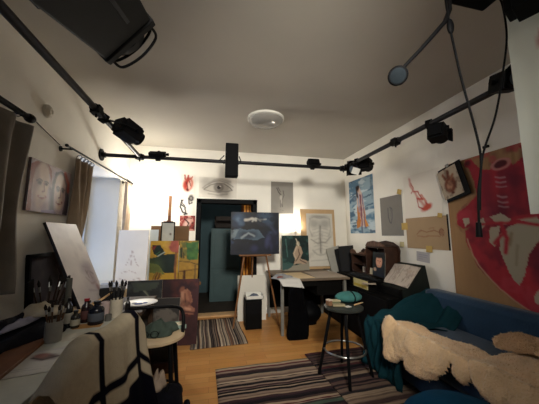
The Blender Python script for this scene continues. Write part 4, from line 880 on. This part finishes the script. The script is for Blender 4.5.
# ------------------------------------------------------------------ sofa along the right wall
teal = mat('teal_cover', '#14343c', .95, 0, .14, 5, bump=.35, bscale=30, spec=.05)
navy = mat('dark_teal_upholstery', '#1c3a56', .9, 0, .12, 6, bump=.3, bscale=50, sheen=.2)
t = thing('sofa', 'low dark teal sofa along the right wall under the red painting', 'sofa', (2.1, 1.7, 0))
obj('base', MB().bx(-.38, .40, -1.0, .86, .06, .26), navy, t, bevel=.02)
obj('seat_cushion', MB().bx(-.40, .25, -1.0, .70, .262, .475), navy, t, bevel=.05)
obj('backrest', MB().box((.325, -.07, .515), (.2, 1.86, .50), (0, R(4), 0)), navy, t, bevel=.06)
obj('armrest', MB().bx(-.40, .40, .71, .87, .1, .50), navy, t, bevel=.06)
for sx in (-1, 1):
    for sy in (-.92, .78): obj('foot', MB().cyl((sx*.33, sy, 0), (sx*.33, sy, .06), .025), black_wood, t)
# teal throw over the far end
def throw(u, v):
    # u: from the wall (0) to the front and down to the floor (1); v: from the far side (0) to the near edge (1)
    path = [(2.50, .70), (2.40, .735), (2.25, .70), (2.05, .62), (1.90, .575), (1.76, .545), (1.69, .50), (1.668, .40), (1.66, .2), (1.64, .03)]
    s = u*(len(path)-1); i = min(int(s), len(path)-2); f = s-i
    x = path[i][0]*(1-f)+path[i+1][0]*f; z = path[i][1]*(1-f)+path[i+1][1]*f
    y = 2.61-.52*v
    k = max(0, min(1, (v-.3)/.35)); k = k*k*(3-2*k)          # behind the armrest the cloth sinks to the seat
    zt = .475 if x < 2.2 else .475+(x-2.2)/.3*.30
    if x > 1.70: z = z*(1-k)+min(z, zt)*k
    if v < .12: z -= (1-v/.12)*.10*(1 if x > 1.7 else 0)
    fold = .016*math.sin(v*17+u*5)+.012*math.sin(v*31-u*9)+.014*math.sin(u*23+v*6)
    if x > 1.70: z += fold+.01
    else: x -= .014+abs(fold)*1.4+.05*max(0, u-.8)
    y += .012*math.sin(u*21)+ (-.05*max(0, u-.7)*3*v)
    return (x, y, max(z, .03))
tag(obj('sofa_throw', MB().surf(54, 44, throw), teal, solid=.006), 'teal throw draped over the far arm of the sofa and down to the rug', 'throw')

def in_poly(x, y, poly):
    c = False; n = len(poly)
    for i in range(n):
        (x0, y0), (x1, y1) = poly[i], poly[(i+1) % n]
        if (y0 > y) != (y1 > y) and x < (x1-x0)*(y-y0)/(y1-y0)+x0: c = not c
    return c
skin_m = mat('sheepskin_wool', '#e8c69c', .95, 0, .12, 7, bump=.9, bscale=70, spec=.1, sheen=.5)
def sheepskin(label, poly, base, thick, seed, hair=.014):
    """woolly pelt: heightfield over an outline lying on base(x, y)"""
    cx = sum(p[0] for p in poly)/len(poly); cy = sum(p[1] for p in poly)/len(poly)
    # smooth the outline
    pts = []
    n = len(poly)
    for i in range(n):
        a, b, c, d = [Vector((*poly[(i+k-1) % n], 0)) for k in range(4)]
        for j in range(8):
            t = j/8; pts.append(.5*((2*b)+(c-a)*t+(2*a-5*b+4*c-d)*t*t+(3*b-a-3*c+d)*t**3))
    outline = [(p.x, p.y) for p in pts]
    step = .0125
    x0 = min(p[0] for p in outline)-.02; x1 = max(p[0] for p in outline)+.02; y0 = min(p[1] for p in outline)-.02; y1 = max(p[1] for p in outline)+.02
    nx = int((x1-x0)/step); ny = int((y1-y0)/step)
    A = np.array(outline); B = np.roll(A, -1, axis=0)
    gx, gy = np.meshgrid(x0+np.arange(nx+1)*step, y0+np.arange(ny+1)*step)
    P = np.stack([gx.ravel(), gy.ravel()], 1)
    E = B-A; L2 = (E**2).sum(1)+1e-12
    T = np.clip(((P[:, None, :]-A)*E).sum(2)/L2, 0, 1); D = P[:, None, :]-A-T[..., None]*E
    dist = np.sqrt((D**2).sum(2)).min(1)
    ins = np.zeros(len(P), bool)
    for (ax, ay), (bx_, by_) in zip(A, B):
        if ay == by_: continue
        ins ^= ((P[:, 1] > min(ay, by_)) & (P[:, 1] <= max(ay, by_)) & (P[:, 0] < (P[:, 1]-ay)*(bx_-ax)/(by_-ay)+ax))
    sd = np.where(ins, dist, -dist)
    nz = vnoise(P[:, 0]*7+seed, P[:, 1]*7+seed, seed, 3); nf = vnoise(P[:, 0]*40, P[:, 1]*40, seed+1, 3)
    e = np.clip((sd+.016)/.06, 0, 1); prof = np.sqrt(1-(1-e)**2)
    hgt = thick*prof*(.45+1.1*nz)+.018*(nf-.5)*prof
    idx = -np.ones(len(P), int); vs = []
    for i in np.where(sd > -.012)[0]:
        idx[i] = len(vs); x, y = P[i]; z = base(max(x, EDGE), y); q = hgt[i]
        if x < EDGE:                                    # hangs down over the front of the seat
            d = EDGE-x; k = min(1, d/.09); x = EDGE-.22*d-q*k; z = z-.95*d+.04*(1-(1-k)**2)+q*(1-k)
        vs.append((x, y, z))
    top = len(vs); fs = []
    for j in range(ny):
        for i in range(nx):
            q = [idx[j*(nx+1)+i], idx[j*(nx+1)+i+1], idx[(j+1)*(nx+1)+i+1], idx[(j+1)*(nx+1)+i]]
            if min(q) >= 0: fs.append(tuple(q))
    mb = MB(); mb.add(vs, fs)
    o = obj('sheepskin', mb, skin_m, solid=.012, angle=180)
    tag(o, label, 'sheepskin', None)
    # wool: short tufts as fine strands
    rs = np.random.RandomState(seed); inside = [f for f in fs]
    V = np.array(vs); mbh = MB(); pts = []; fcs = []
    for k in range(9000):
        f = inside[rs.randint(len(inside))]; w = rs.dirichlet((1, 1, 1, 1)); p = (V[list(f)]*w[:, None]).sum(0)
        d1 = V[f[1]]-V[f[0]]; d2 = V[f[3]]-V[f[0]]; nrm = np.cross(d1, d2); nrm /= np.linalg.norm(nrm)+1e-9
        d = nrm*.7+np.array([rs.normal(0, .45), rs.normal(0, .45), rs.normal(-.05, .3)]); d /= np.linalg.norm(d)
        l = hair*(.6+.8*rs.rand()); s = np.cross(d, rs.normal(size=3)); s /= np.linalg.norm(s)+1e-9; wd = .0022
        b = len(pts); pts += [tuple(p-s*wd), tuple(p+s*wd), tuple(p+d*l*.6+s*wd*.7), tuple(p+d*l), tuple(p+d*l*.6-s*wd*.7)]
        fcs.append((b, b+1, b+2, b+3, b+4))
    mbh.add(pts, fcs)
    me = bpy.data.meshes.new('wool'); me.from_pydata(mbh.v, [], mbh.f); me.materials.append(skin_m)
    h = bpy.data.objects.new('wool', me); COL.objects.link(h); h.parent = o; h['kind'] = 'stuff'
    return o
EDGE = 1.655
def seat_base(x, y):
    z = .492
    if x > 2.2: z = max(z, .492+(x-2.2)*.8)
    if y > 2.06: z += .05*min(1, (y-2.06)/.15)
    return z
sheepskin('large curly beige sheepskin spread over the sofa seat, farthest along it',
          [(1.50, 2.22), (1.36, 2.17), (1.39, 2.06), (1.45, 1.97), (1.39, 1.90), (1.43, 1.71), (1.51, 1.62), (1.61, 1.56), (1.555, 1.53), (1.535, 1.455), (1.60, 1.41), (1.66, 1.38), (1.80, 1.42), (1.92, 1.47), (1.985, 1.6), (2.02, 1.75), (1.96, 1.87), (1.93, 2.04), (1.92, 2.14), (1.75, 2.24), (1.6, 2.27)],
          seat_base, .07, 3)
sheepskin('beige sheepskin on the sofa seat nearest the viewer, overlapping the larger one',
          [(1.64, 1.45), (1.80, 1.49), (2.02, 1.53), (2.2, 1.5), (2.25, 1.2), (2.2, .9), (1.9, .8), (1.50, .85), (1.47, 1.1), (1.50, 1.30), (1.57, 1.41)],
          lambda x, y: seat_base(x, y)+.025, .075, 8)
sheepskin('small beige sheepskin rolled against the sofa backrest',
          [(2.10, 1.62), (2.18, 1.69), (2.28, 1.66), (2.36, 1.56), (2.38, 1.36), (2.30, 1.26), (2.22, 1.32), (2.16, 1.44), (2.12, 1.52)],
          lambda x, y: .53+max(0, x-2.1)*.35, .075, 13)
t = thing('pouf', 'round blue pouf on the floor in front of the sheepskins', 'pouf', (1.21, 1.11, .0))
pf = mat('blue_pouf_fabric', '#11405e', .95, 0, .1, 8, bump=.25, bscale=120, spec=.05)
obj('body', MB().lathe([(0, .0), (.26, .0), (.28, .05), (.295, .2), (.293, .38), (.275, .45), (.22, .495), (.12, .52), (0, .525)], n=40), pf, t)
obj('piping', MB().tube([(.29*math.cos(q*PI/24), .29*math.sin(q*PI/24), .40) for q in range(48)], .006, 6, closed=True), pf, t)

# ------------------------------------------------------------------ painter's desk along the left wall
TZ = .75
t = thing('work_table', 'long cluttered white-topped table along the left wall', 'table', (-1.0, 1.5, 0))
obj('tabletop', MB().bx(-.37, .335, -1.0, .78, TZ-.03, TZ), desk_white, t, bevel=.004, smooth=False)
for sx in (-.33, .30):
    for sy in (-.95, .73): obj('leg', MB().bx(sx-.02, sx+.02, sy-.02, sy+.02, 0, TZ-.03), desk_white, t, smooth=False)
t = thing('side_table', 'dark wooden side table beyond the white-topped table, holding the leaning canvas', 'table', (-.94, 2.58, 0))
obj('tabletop', MB().bx(-.42, .40, -.28, .30, TZ-.03, TZ), mat('worn_table_top', '#3a2c22', .5, 0, .25, 8), t, bevel=.004, smooth=False)
for sx in (-.38, .36):
    for sy in (-.24, .26): obj('leg', MB().bx(sx-.02, sx+.02, sy-.02, sy+.02, 0, TZ-.03), mat('worn_table_top', '#3a2c22'), t, smooth=False)
# leaning canvas on a table easel
t = thing('table_easel', 'small dark wooden table easel under the leaning white canvas', 'easel', (-1.06, 2.54, TZ+.001), PI/2)
for s in (-1, 1): obj('leg', MB().box((s*.11+.05, .12, .24), (.03, .02, .5), (-R(24), 0, 0)), dark_wood, t, smooth=False)
obj('ledge', MB().box((.05, -.02, .02), (.5, .09, .025)), light_wood, t, smooth=False)
obj('foot', MB().bx(-.12, .22, .0, .27, 0, .018), dark_wood, t, smooth=False)
obj('strut', MB().cyl((.05, .25, .01), (.05, .19, .36), .012), dark_wood, t)
P = Paint(.46, .74, '#c2b9b4', 70, .05, 7, seed=81); P.vary(.05, 4); P.cloud('#aaa09e', 4, .52, .2, .6)
P.ell(.72, .70, .22, .17, '#9c9092', .6, a=.7); P.ell(.82, .72, .1, .13, '#7c7076', .7, a=.6); P.ell(.7, .58, .2, .07, '#847880', .7, a=.6); P.line([(.64, .66), (.72, .64)], .014, '#5e5256', .8); P.line([(.80, .64), (.88, .67)], .014, '#5e5256', .8); P.line([(.76, .66), (.79, .73), (.75, .74)], .01, '#6e6266', .8); P.line([(.68, .79), (.76, .80), (.83, .78)], .012, '#7a4a4c', .8); P.ell(.72, .66, .1, .07, '#8a7a78', .5, a=.4); P.line([(.6, .56), (.72, .6), (.84, .58)], .018, '#8c7e80', .6); P.line([(.55, .7), (.7, .8), (.9, .78)], .02, '#8a7a7c', .6); P.line([(.5, .85), (.75, .9)], .018, '#7e6e72', .5); P.ell(.86, .86, .06, .05, '#7a3a34', .4, a=.7); P.line([(.65, .62), (.68, .72)], .012, '#6a5a5c', .7); P.ell(.5, .9, .3, .12, '#9a8f92', .6, a=.5)
art('leaning_canvas', 'large white canvas with a faint grey sketch leaning on the table easel', 'canvas', P, (-.995, 2.585, TZ+.036), 90, .022, lean=24, edge='#17161a', oil=True)
# palette plate etc. on the side table
t = thing('palette_plate', 'white oval plate with blue paint at the right edge of the side table', 'plate', (-.60, 2.52, TZ+.002))
pm = MB(); pm.lathe([(0, .004), (.08, .004), (.12, .016), (.135, .022), (.135, .026), (.118, .021), (.08, .010), (0, .009)], n=36); pm.v = [(x*1.0, y*.9, z) for x, y, z in pm.v]
obj('dish', pm, mat('white_porcelain', '#d6d4d0', .3, 0, .02), t)
obj('blue_paint', MB().ball((-.02, 0, .012), (.035, .02, .006)).ball((.03, .02, .012), (.02, .012, .005)), mat('blue_paint', '#3a4c86', .4), t)
obj('grey_paint', MB().ball((-.06, .03, .012), (.02, .015, .005)), mat('grey_paint', '#8a8c94', .4), t)
dk_glass = mat('dark_bottle_glass', '#101420', .2, 0, .1, spec=.6)
def bottle(label, loc, r, h, neck, color='#12141c', cap='#0c0c0e', lab=None, name='bottle'):
    t = thing(name, label, 'bottle', loc)
    m = mat('glass_'+color.strip('#'), color, .25, 0, .08, spec=.5)
    obj('body', MB().lathe([(0, 0), (r*.95, 0), (r, .006), (r, h*.62), (r*.9, h*.70), (neck, h*.80), (neck, h*.93), (0, h*.93)], n=24), m, t)
    obj('cap', MB().lathe([(0, h*.90), (neck*1.2, h*.90), (neck*1.2, h), (0, h)], n=18), mat('cap_'+cap.strip('#'), cap, .45), t)
    if lab: obj('label', MB().lathe([(r+.0006, h*.16), (r+.0012, h*.165), (r+.0012, h*.5), (r+.0006, h*.505)], n=24), mat('label_'+lab.strip('#'), lab, .7), t)
    return t
bottle('dark blue round bottle with grey label beside the draped chair', (-.78, 2.08, TZ+.001), .048, .15, .018, '#10141f', '#0c0c0e', '#4c5058')
bottle('slim black bottle standing by the white jar of brushes', (-.63, 2.25, TZ+.001), .018, .13, .007, '#0d0d10')
bottle('tall slim dark bottle with off-white label left of the red-capped bottle', (-.93, 2.03, TZ+.001), .026, .19, .009, '#15171a', '#101012', '#9a9488')
bottle('short bottle with off-white label in front of the tall slim bottle', (-.88, 2.02, TZ+.001), .026, .11, .012, '#2a2620', '#1a1a1a', '#a39c8a')
bottle('dark bottle with a red cap among the paint bottles', (-.865, 2.13, TZ+.001), .03, .16, .014, '#221418', '#8a2028', '#5a3a38')
bottle('squat black bottle between the red-capped bottle and the leaning canvas', (-.90, 2.24, TZ+.001), .035, .12, .014, '#14141a')
def jar(name, label, loc, r, h, color, rough=.4, cat='jar', trans=False):
    t = thing(name, label, cat, loc)
    obj('body', MB().lathe([(0, 0), (r, 0), (r, h), (r*.9, h), (r*.9, .006), (0, .006)], n=24), mat('jar_'+color.strip('#'), color, rough), t)
    obj('rim', MB().tube([(r*.95*math.cos(q*PI/12), r*.95*math.sin(q*PI/12), h) for q in range(24)], r*.07, 6, closed=True), mat('jar_'+color.strip('#'), color, rough), t)
    return t
jar('brush_jar', 'pale tall jar packed with black-handled brushes beside the draped chair', (-.70, 2.22, TZ+.001), .042, .125, '#b4aa98')
jar('water_jar', 'pinkish water jar between the dark blue bottle and the white brush jar', (-.79, 2.26, TZ+.001), .03, .10, '#b09c98', .25)
jar('metal_can', 'grey metal can with brushes standing on the magazine\'s far side', (-.89, 1.80, TZ+.001), .042, .11, '#7d7a74', .35, 'can')
jar('paint_pot', 'low dark paint pot near the white jar of brushes', (-.72, 2.13, TZ+.001), .022, .04, '#5c5a56')
def brush(loc, dx, dy, l, color, tip, label, grp):
    t = thing('paint_brush', label, 'brush', loc, (0, 0, 0), grp)
    d = Vector((dx, dy, 1)).normalized()
    obj('handle', MB().cyl((0, 0, 0), d*l*.72, .0035, .005, 8), mat('handle_'+color.strip('#'), color, .4), t)
    obj('ferrule', MB().cyl(d*l*.72, d*l*.84, .0055, .006, 8), steel, t)
    obj('bristles', MB().tube([d*l*.84, d*l*.92, d*l], [.006, .009, .002], 8), mat('tip_'+tip.strip('#'), tip, .9), t)
rb = random.Random(4)
for k in range(9):
    a = k*2*PI/9
    brush((-.70+.018*math.cos(a), 2.22+.018*math.sin(a), TZ+.008), .16*math.cos(a), .16*math.sin(a), .25+.02*rb.random(), '#141416', '#1c1a1a', 'black-handled paint brush in the pale tall jar', 'black brushes in the pale jar')
for k in range(6):
    a = k*2*PI/6+.3
    brush((-.89+.018*math.cos(a), 1.80+.018*math.sin(a), TZ+.008), .16*math.cos(a), .16*math.sin(a), .2+.03*rb.random(), '#4a3424', '#241c18', 'brown-handled paint brush in the grey metal can', 'brushes in the metal can')
jar('brush_jar', 'dark ceramic pot full of brushes before the dark framed picture', (-1.14, 2.2, TZ+.001), .06, .13, '#2a2622', .5)
for k in range(10):
    a = k*2*PI/10+.2
    brush((-1.14+.03*math.cos(a), 2.2+.03*math.sin(a), TZ+.008), .28*math.cos(a), .28*math.sin(a), .27+.05*rb.random(), '#2e2018', '#181412', 'dark paint brush in the dark ceramic pot', 'brushes in the dark pot')
t = thing('glass_vase', 'slim tall glass tube standing between the dark pot and the leaning canvas', 'vase', (-1.0, 2.16, TZ+.001))
obj('body', MB().lathe([(0, 0), (.02, 0), (.018, .3), (.015, .3), (.016, .01), (0, .01)], n=18), mat('smoky_glass', '#4a4a46', .15, 0, .05, spec=.7), t)
rag('crumpled_paper', 'crumpled off-white paper lying on the dark bundle on the desk', 'paper', (-1.08, 2.02, TZ+.10), .13, .10, .075, '#a89c88', 31)
rag('folded_cloth', 'pale blue-grey cloth corner sticking out below the crumpled paper', 'cloth', (-1.10, 1.87, TZ+.085), .05, .14, .03, '#8a8898', 37)
rag('dark_jacket', 'dark bundled jacket lying on the white-topped table near the curtain', 'jacket', (-1.14, 1.88, TZ+.002), .20, .34, .13, '#15151f', 41)
t = thing('scraper', 'flat black palette scraper standing upright by the crumpled paper', 'tool', (-1.2, 2.10, TZ+.08))
obj('blade', MB().box((0, 0, .14), (.01, .05, .18), (R(20), R(8), 0)), black_metal, t, smooth=False); obj('handle', MB().cyl((0, .02, -.02), (0, 0, .08), .012), black_plastic, t)
tag(obj('wooden_board', MB().box((0, 0, .009), (.13, .52, .018)), mat('red_brown_board', '#6a4024', .5, 0, .2, 10), loc=(-.955, 1.60, TZ+.001), rot=(0, 0, R(8)), bevel=.004, smooth=False), 'long red-brown wooden board lying left of the magazine on the white table', 'board')
rag('blue_rag', 'dark blue rag lying left of the red-brown board on the table', 'rag', (-1.15, 1.55, TZ+.002), .11, .15, .04, '#20263e', 43)
P = Paint(.22, .29, '#b6b2ac', 44, .04, 7); P.poly([(.06, .05), (.94, .05), (.94, .95), (.06, .95)], '#c2beb8'); P.ell(.62, .40, .25, .12, '#5e4440', .4, 20); P.ell(.5, .3, .16, .1, '#8a5a50', .4, 30); P.line([(.35, .35), (.6, .5), (.85, .42)], .03, '#3a2c2c'); P.line([(.1, .08), (.9, .08)], .012, '#7a84a0', .6); P.line([(.1, .75), (.8, .76)], .01, '#8a8a90', .6); P.line([(.1, .82), (.7, .83)], .01, '#8a8a90', .6)
flat('magazine', 'open art magazine with a reddish picture on the white-topped table', 'magazine', P, (-.79, 1.40, TZ+.003), 12, .006, '#b8b4ac')
P = Paint(.17, .12, '#b9b2a4', 30); 
for k in range(3): P.line([(.3, .45+.16*k), (.85, .45+.16*k)], .012, '#5a544e', .8)
flat('paper_pad', 'thick white paper pad with printed lines beyond the magazine', 'pad', P, (-.76, 1.80, TZ+.001), 14, .03, '#b4aa98')
flat('warm_lit_paper', 'small paper sheet coloured as warmly lit, between the bottles and the paper pad', 'paper', plain(.16, .10, '#b0824c'), (-.80, 1.99, TZ+.001), 8)  # warm light on the sheet put into its orange colour
t = thing('white_saucer', 'white saucer on the table behind the dark blue bottle', 'saucer', (-.83, 2.38, TZ+.002))
obj('dish', MB().lathe([(0, .004), (.06, .004), (.095, .014), (.095, .018), (.06, .009), (0, .008)], n=32), mat('white_porcelain', '#d6d4d0'), t)
obj('paint_smear', MB().ball((.02, 0, .009), (.03, .02, .004)), mat('ochre_paint', '#b08a5a', .5), t)
box_thing('tissue_box', 'small pale blue-white box on black support by the leaning canvas', 'box', (-.96, 2.82, TZ+.115), (.15, .10, .03), '#a9b0c2', .3)
box_thing('black_box', 'black box under the pale blue-white box on the side table', 'box', (-.93, 2.80, TZ+.002), (.20, .12, .11), '#121214', .3)
t = thing('maulstick', 'pale wooden stick slanting from the easel ledge before the leaning canvas', 'stick', (-.94, 2.36, TZ+.04), 0)
obj('shaft', MB().cyl((0, 0, 0), (.12, .12, .09), .009, .008, 10), light_wood, t); obj('tip', MB().ball((0, 0, 0), .013), mat('cork_tip', '#8a6a58', .8), t)

# ------------------------------------------------------------------ chair with the striped blanket
CX, CY, CR = -.50, 1.50, R(-11)
t = thing('desk_chair', 'dark chair at the white-topped table, hidden under the striped blanket', 'chair', (CX, CY, 0), CR)
obj('seat', MB().bx(-.46, -.04, -.22, .22, .42, .47), fabric_dark, t, bevel=.015)
obj('backrest', MB().bx(-.025, .02, -.22, .22, .52, .885), black_wood, t, bevel=.015)
for sx in (-.43, -.005):
    for sy in (-.2, .2): obj('leg', MB().cyl((sx, sy, .0), (sx, sy, .44 if sx < -.1 else .86), .016), black_wood, t)
NU, NV = 64, 60
def blanket(u, v):
    s = -.32+.61*u            # along the chair back; far end positive
    over = .10                # part hanging on the table side
    L = 1.0*v                 # arc from the table-side hem, over the top and down
    edge = max(0, abs(s)-.20)
    ztop = .905-(.9*edge if s > 0 else 1.25*edge)-.012*math.cos(s*14)
    if s < -.2: out = .02-.25*(abs(s)-.2)
    else: out = 0
    r = .045
    front = max(0, v-.22)/.78
    if v < .16: x = -.05-.015*math.sin(u*11); z = ztop-.03-(.16-v)/.16*.20
    elif v < .22:
        a = (v-.16)/.06*PI; x = -math.cos(a)*.05; z = ztop-.03+.04*math.sin(a)
    else:
        d = front*.62; z = ztop-.03-d
        x = .05+.10*front**1.3+.022*front*math.sin(u*13+1)+.018*front*math.sin(u*27)
    if s < -.2: x -= .35*(abs(s)-.2)*(1-front*.3)
    y = s+(.05*front*(u-.3))
    return (x, y, z)
mb = MB().surf(NU, NV, blanket)
cols = np.zeros(((NU+1)*(NV+1), 3)); k = 0
wool, nav = np.array(lin('#b3a68f')), np.array(lin('#0b0b16'))
for j in range(NV+1):
    for i in range(NU+1):
        u, v = i/NU, j/NV; s = -.32+.61*u; f = max(0, v-.22)/.78
        c = wool
        if -.165 < s < -.125 or .155 < s < .20: c = nav
        if .30 < f < .38: c = nav
        if f > .47: c = nav
        cols[k] = c*(1+.1*(random.random()-.5)); k += 1
bl = obj('striped_blanket', mb, attr_mat('woven_blanket', .95, .5, 220, .05), cols=cols, solid=.010, loc=(CX, CY, 0), rot=(0, 0, CR), angle=180)
tag(bl, 'cream wool blanket with navy stripes hanging over the chair back', 'blanket')
t = thing('backpack', 'dark backpack on the floor between the draped chair and the stool', 'bag', (-.285, 1.89, 0))
def packf(u, v):
    th = u*2*PI; z = v*.37
    c, s = math.cos(th), math.sin(th); e = .55
    r = (1-.25*v**3)*(1 if v < .9 else math.sqrt(max(0, 1-((v-.9)/.1)**2))*.999+.001)
    return (.13*r*math.copysign(abs(c)**e, c), .15*r*math.copysign(abs(s)**e, s)*(1+.05*math.sin(9*v)), z+.003)
obj('sack', MB().surf(40, 20, packf), fabric_dark, t)
obj('front_pocket', MB().bx(.12, .165, -.10, .10, .05, .25), fabric_dark, t, bevel=.02)
obj('strap', MB().tube([(.02, -.02, .36), (.03, 0, .40), (.02, .04, .36)], .008), black_plastic, t)
rag('paper_bundle', 'pale crumpled cloth wedged on the dark backpack beside the draped chair', 'cloth', (-.33, 1.93, .365), .05, .06, .12, '#9a8878', 47)

# ------------------------------------------------------------------ daylight, camera, colour management
W_ = bpy.data.worlds.new('dusk'); S.world = W_; W_.use_nodes = True
bg = W_.node_tree.nodes['Background']
bg.inputs['Color'].default_value = (.36, .55, .95, 1); bg.inputs['Strength'].default_value = .5
cam = bpy.data.cameras.new('camera'); co = bpy.data.objects.new('camera', cam); COL.objects.link(co)
cam.sensor_fit = 'HORIZONTAL'; cam.sensor_width = 36; cam.lens = 255/539*36; cam.clip_start = .02
ax = Vector((0.97669849, -0.02754416, -0.21284121)); ay = Vector((-0.21461607, -0.12535098, -0.96862122)); az = Vector((0, 0.99173003, -0.12834153))
co.matrix_world = Matrix(((ax.x, ax.y, ax.z, 0), (ay.x, ay.y, ay.z, 0), (az.x, az.y, az.z, 1.36), (0, 0, 0, 1)))
S.camera = co
S.view_settings.view_transform = 'Standard'; S.view_settings.look = 'None'; S.view_settings.gamma = 1; S.view_settings.use_curve_mapping = False
S.view_settings.exposure = 2.05
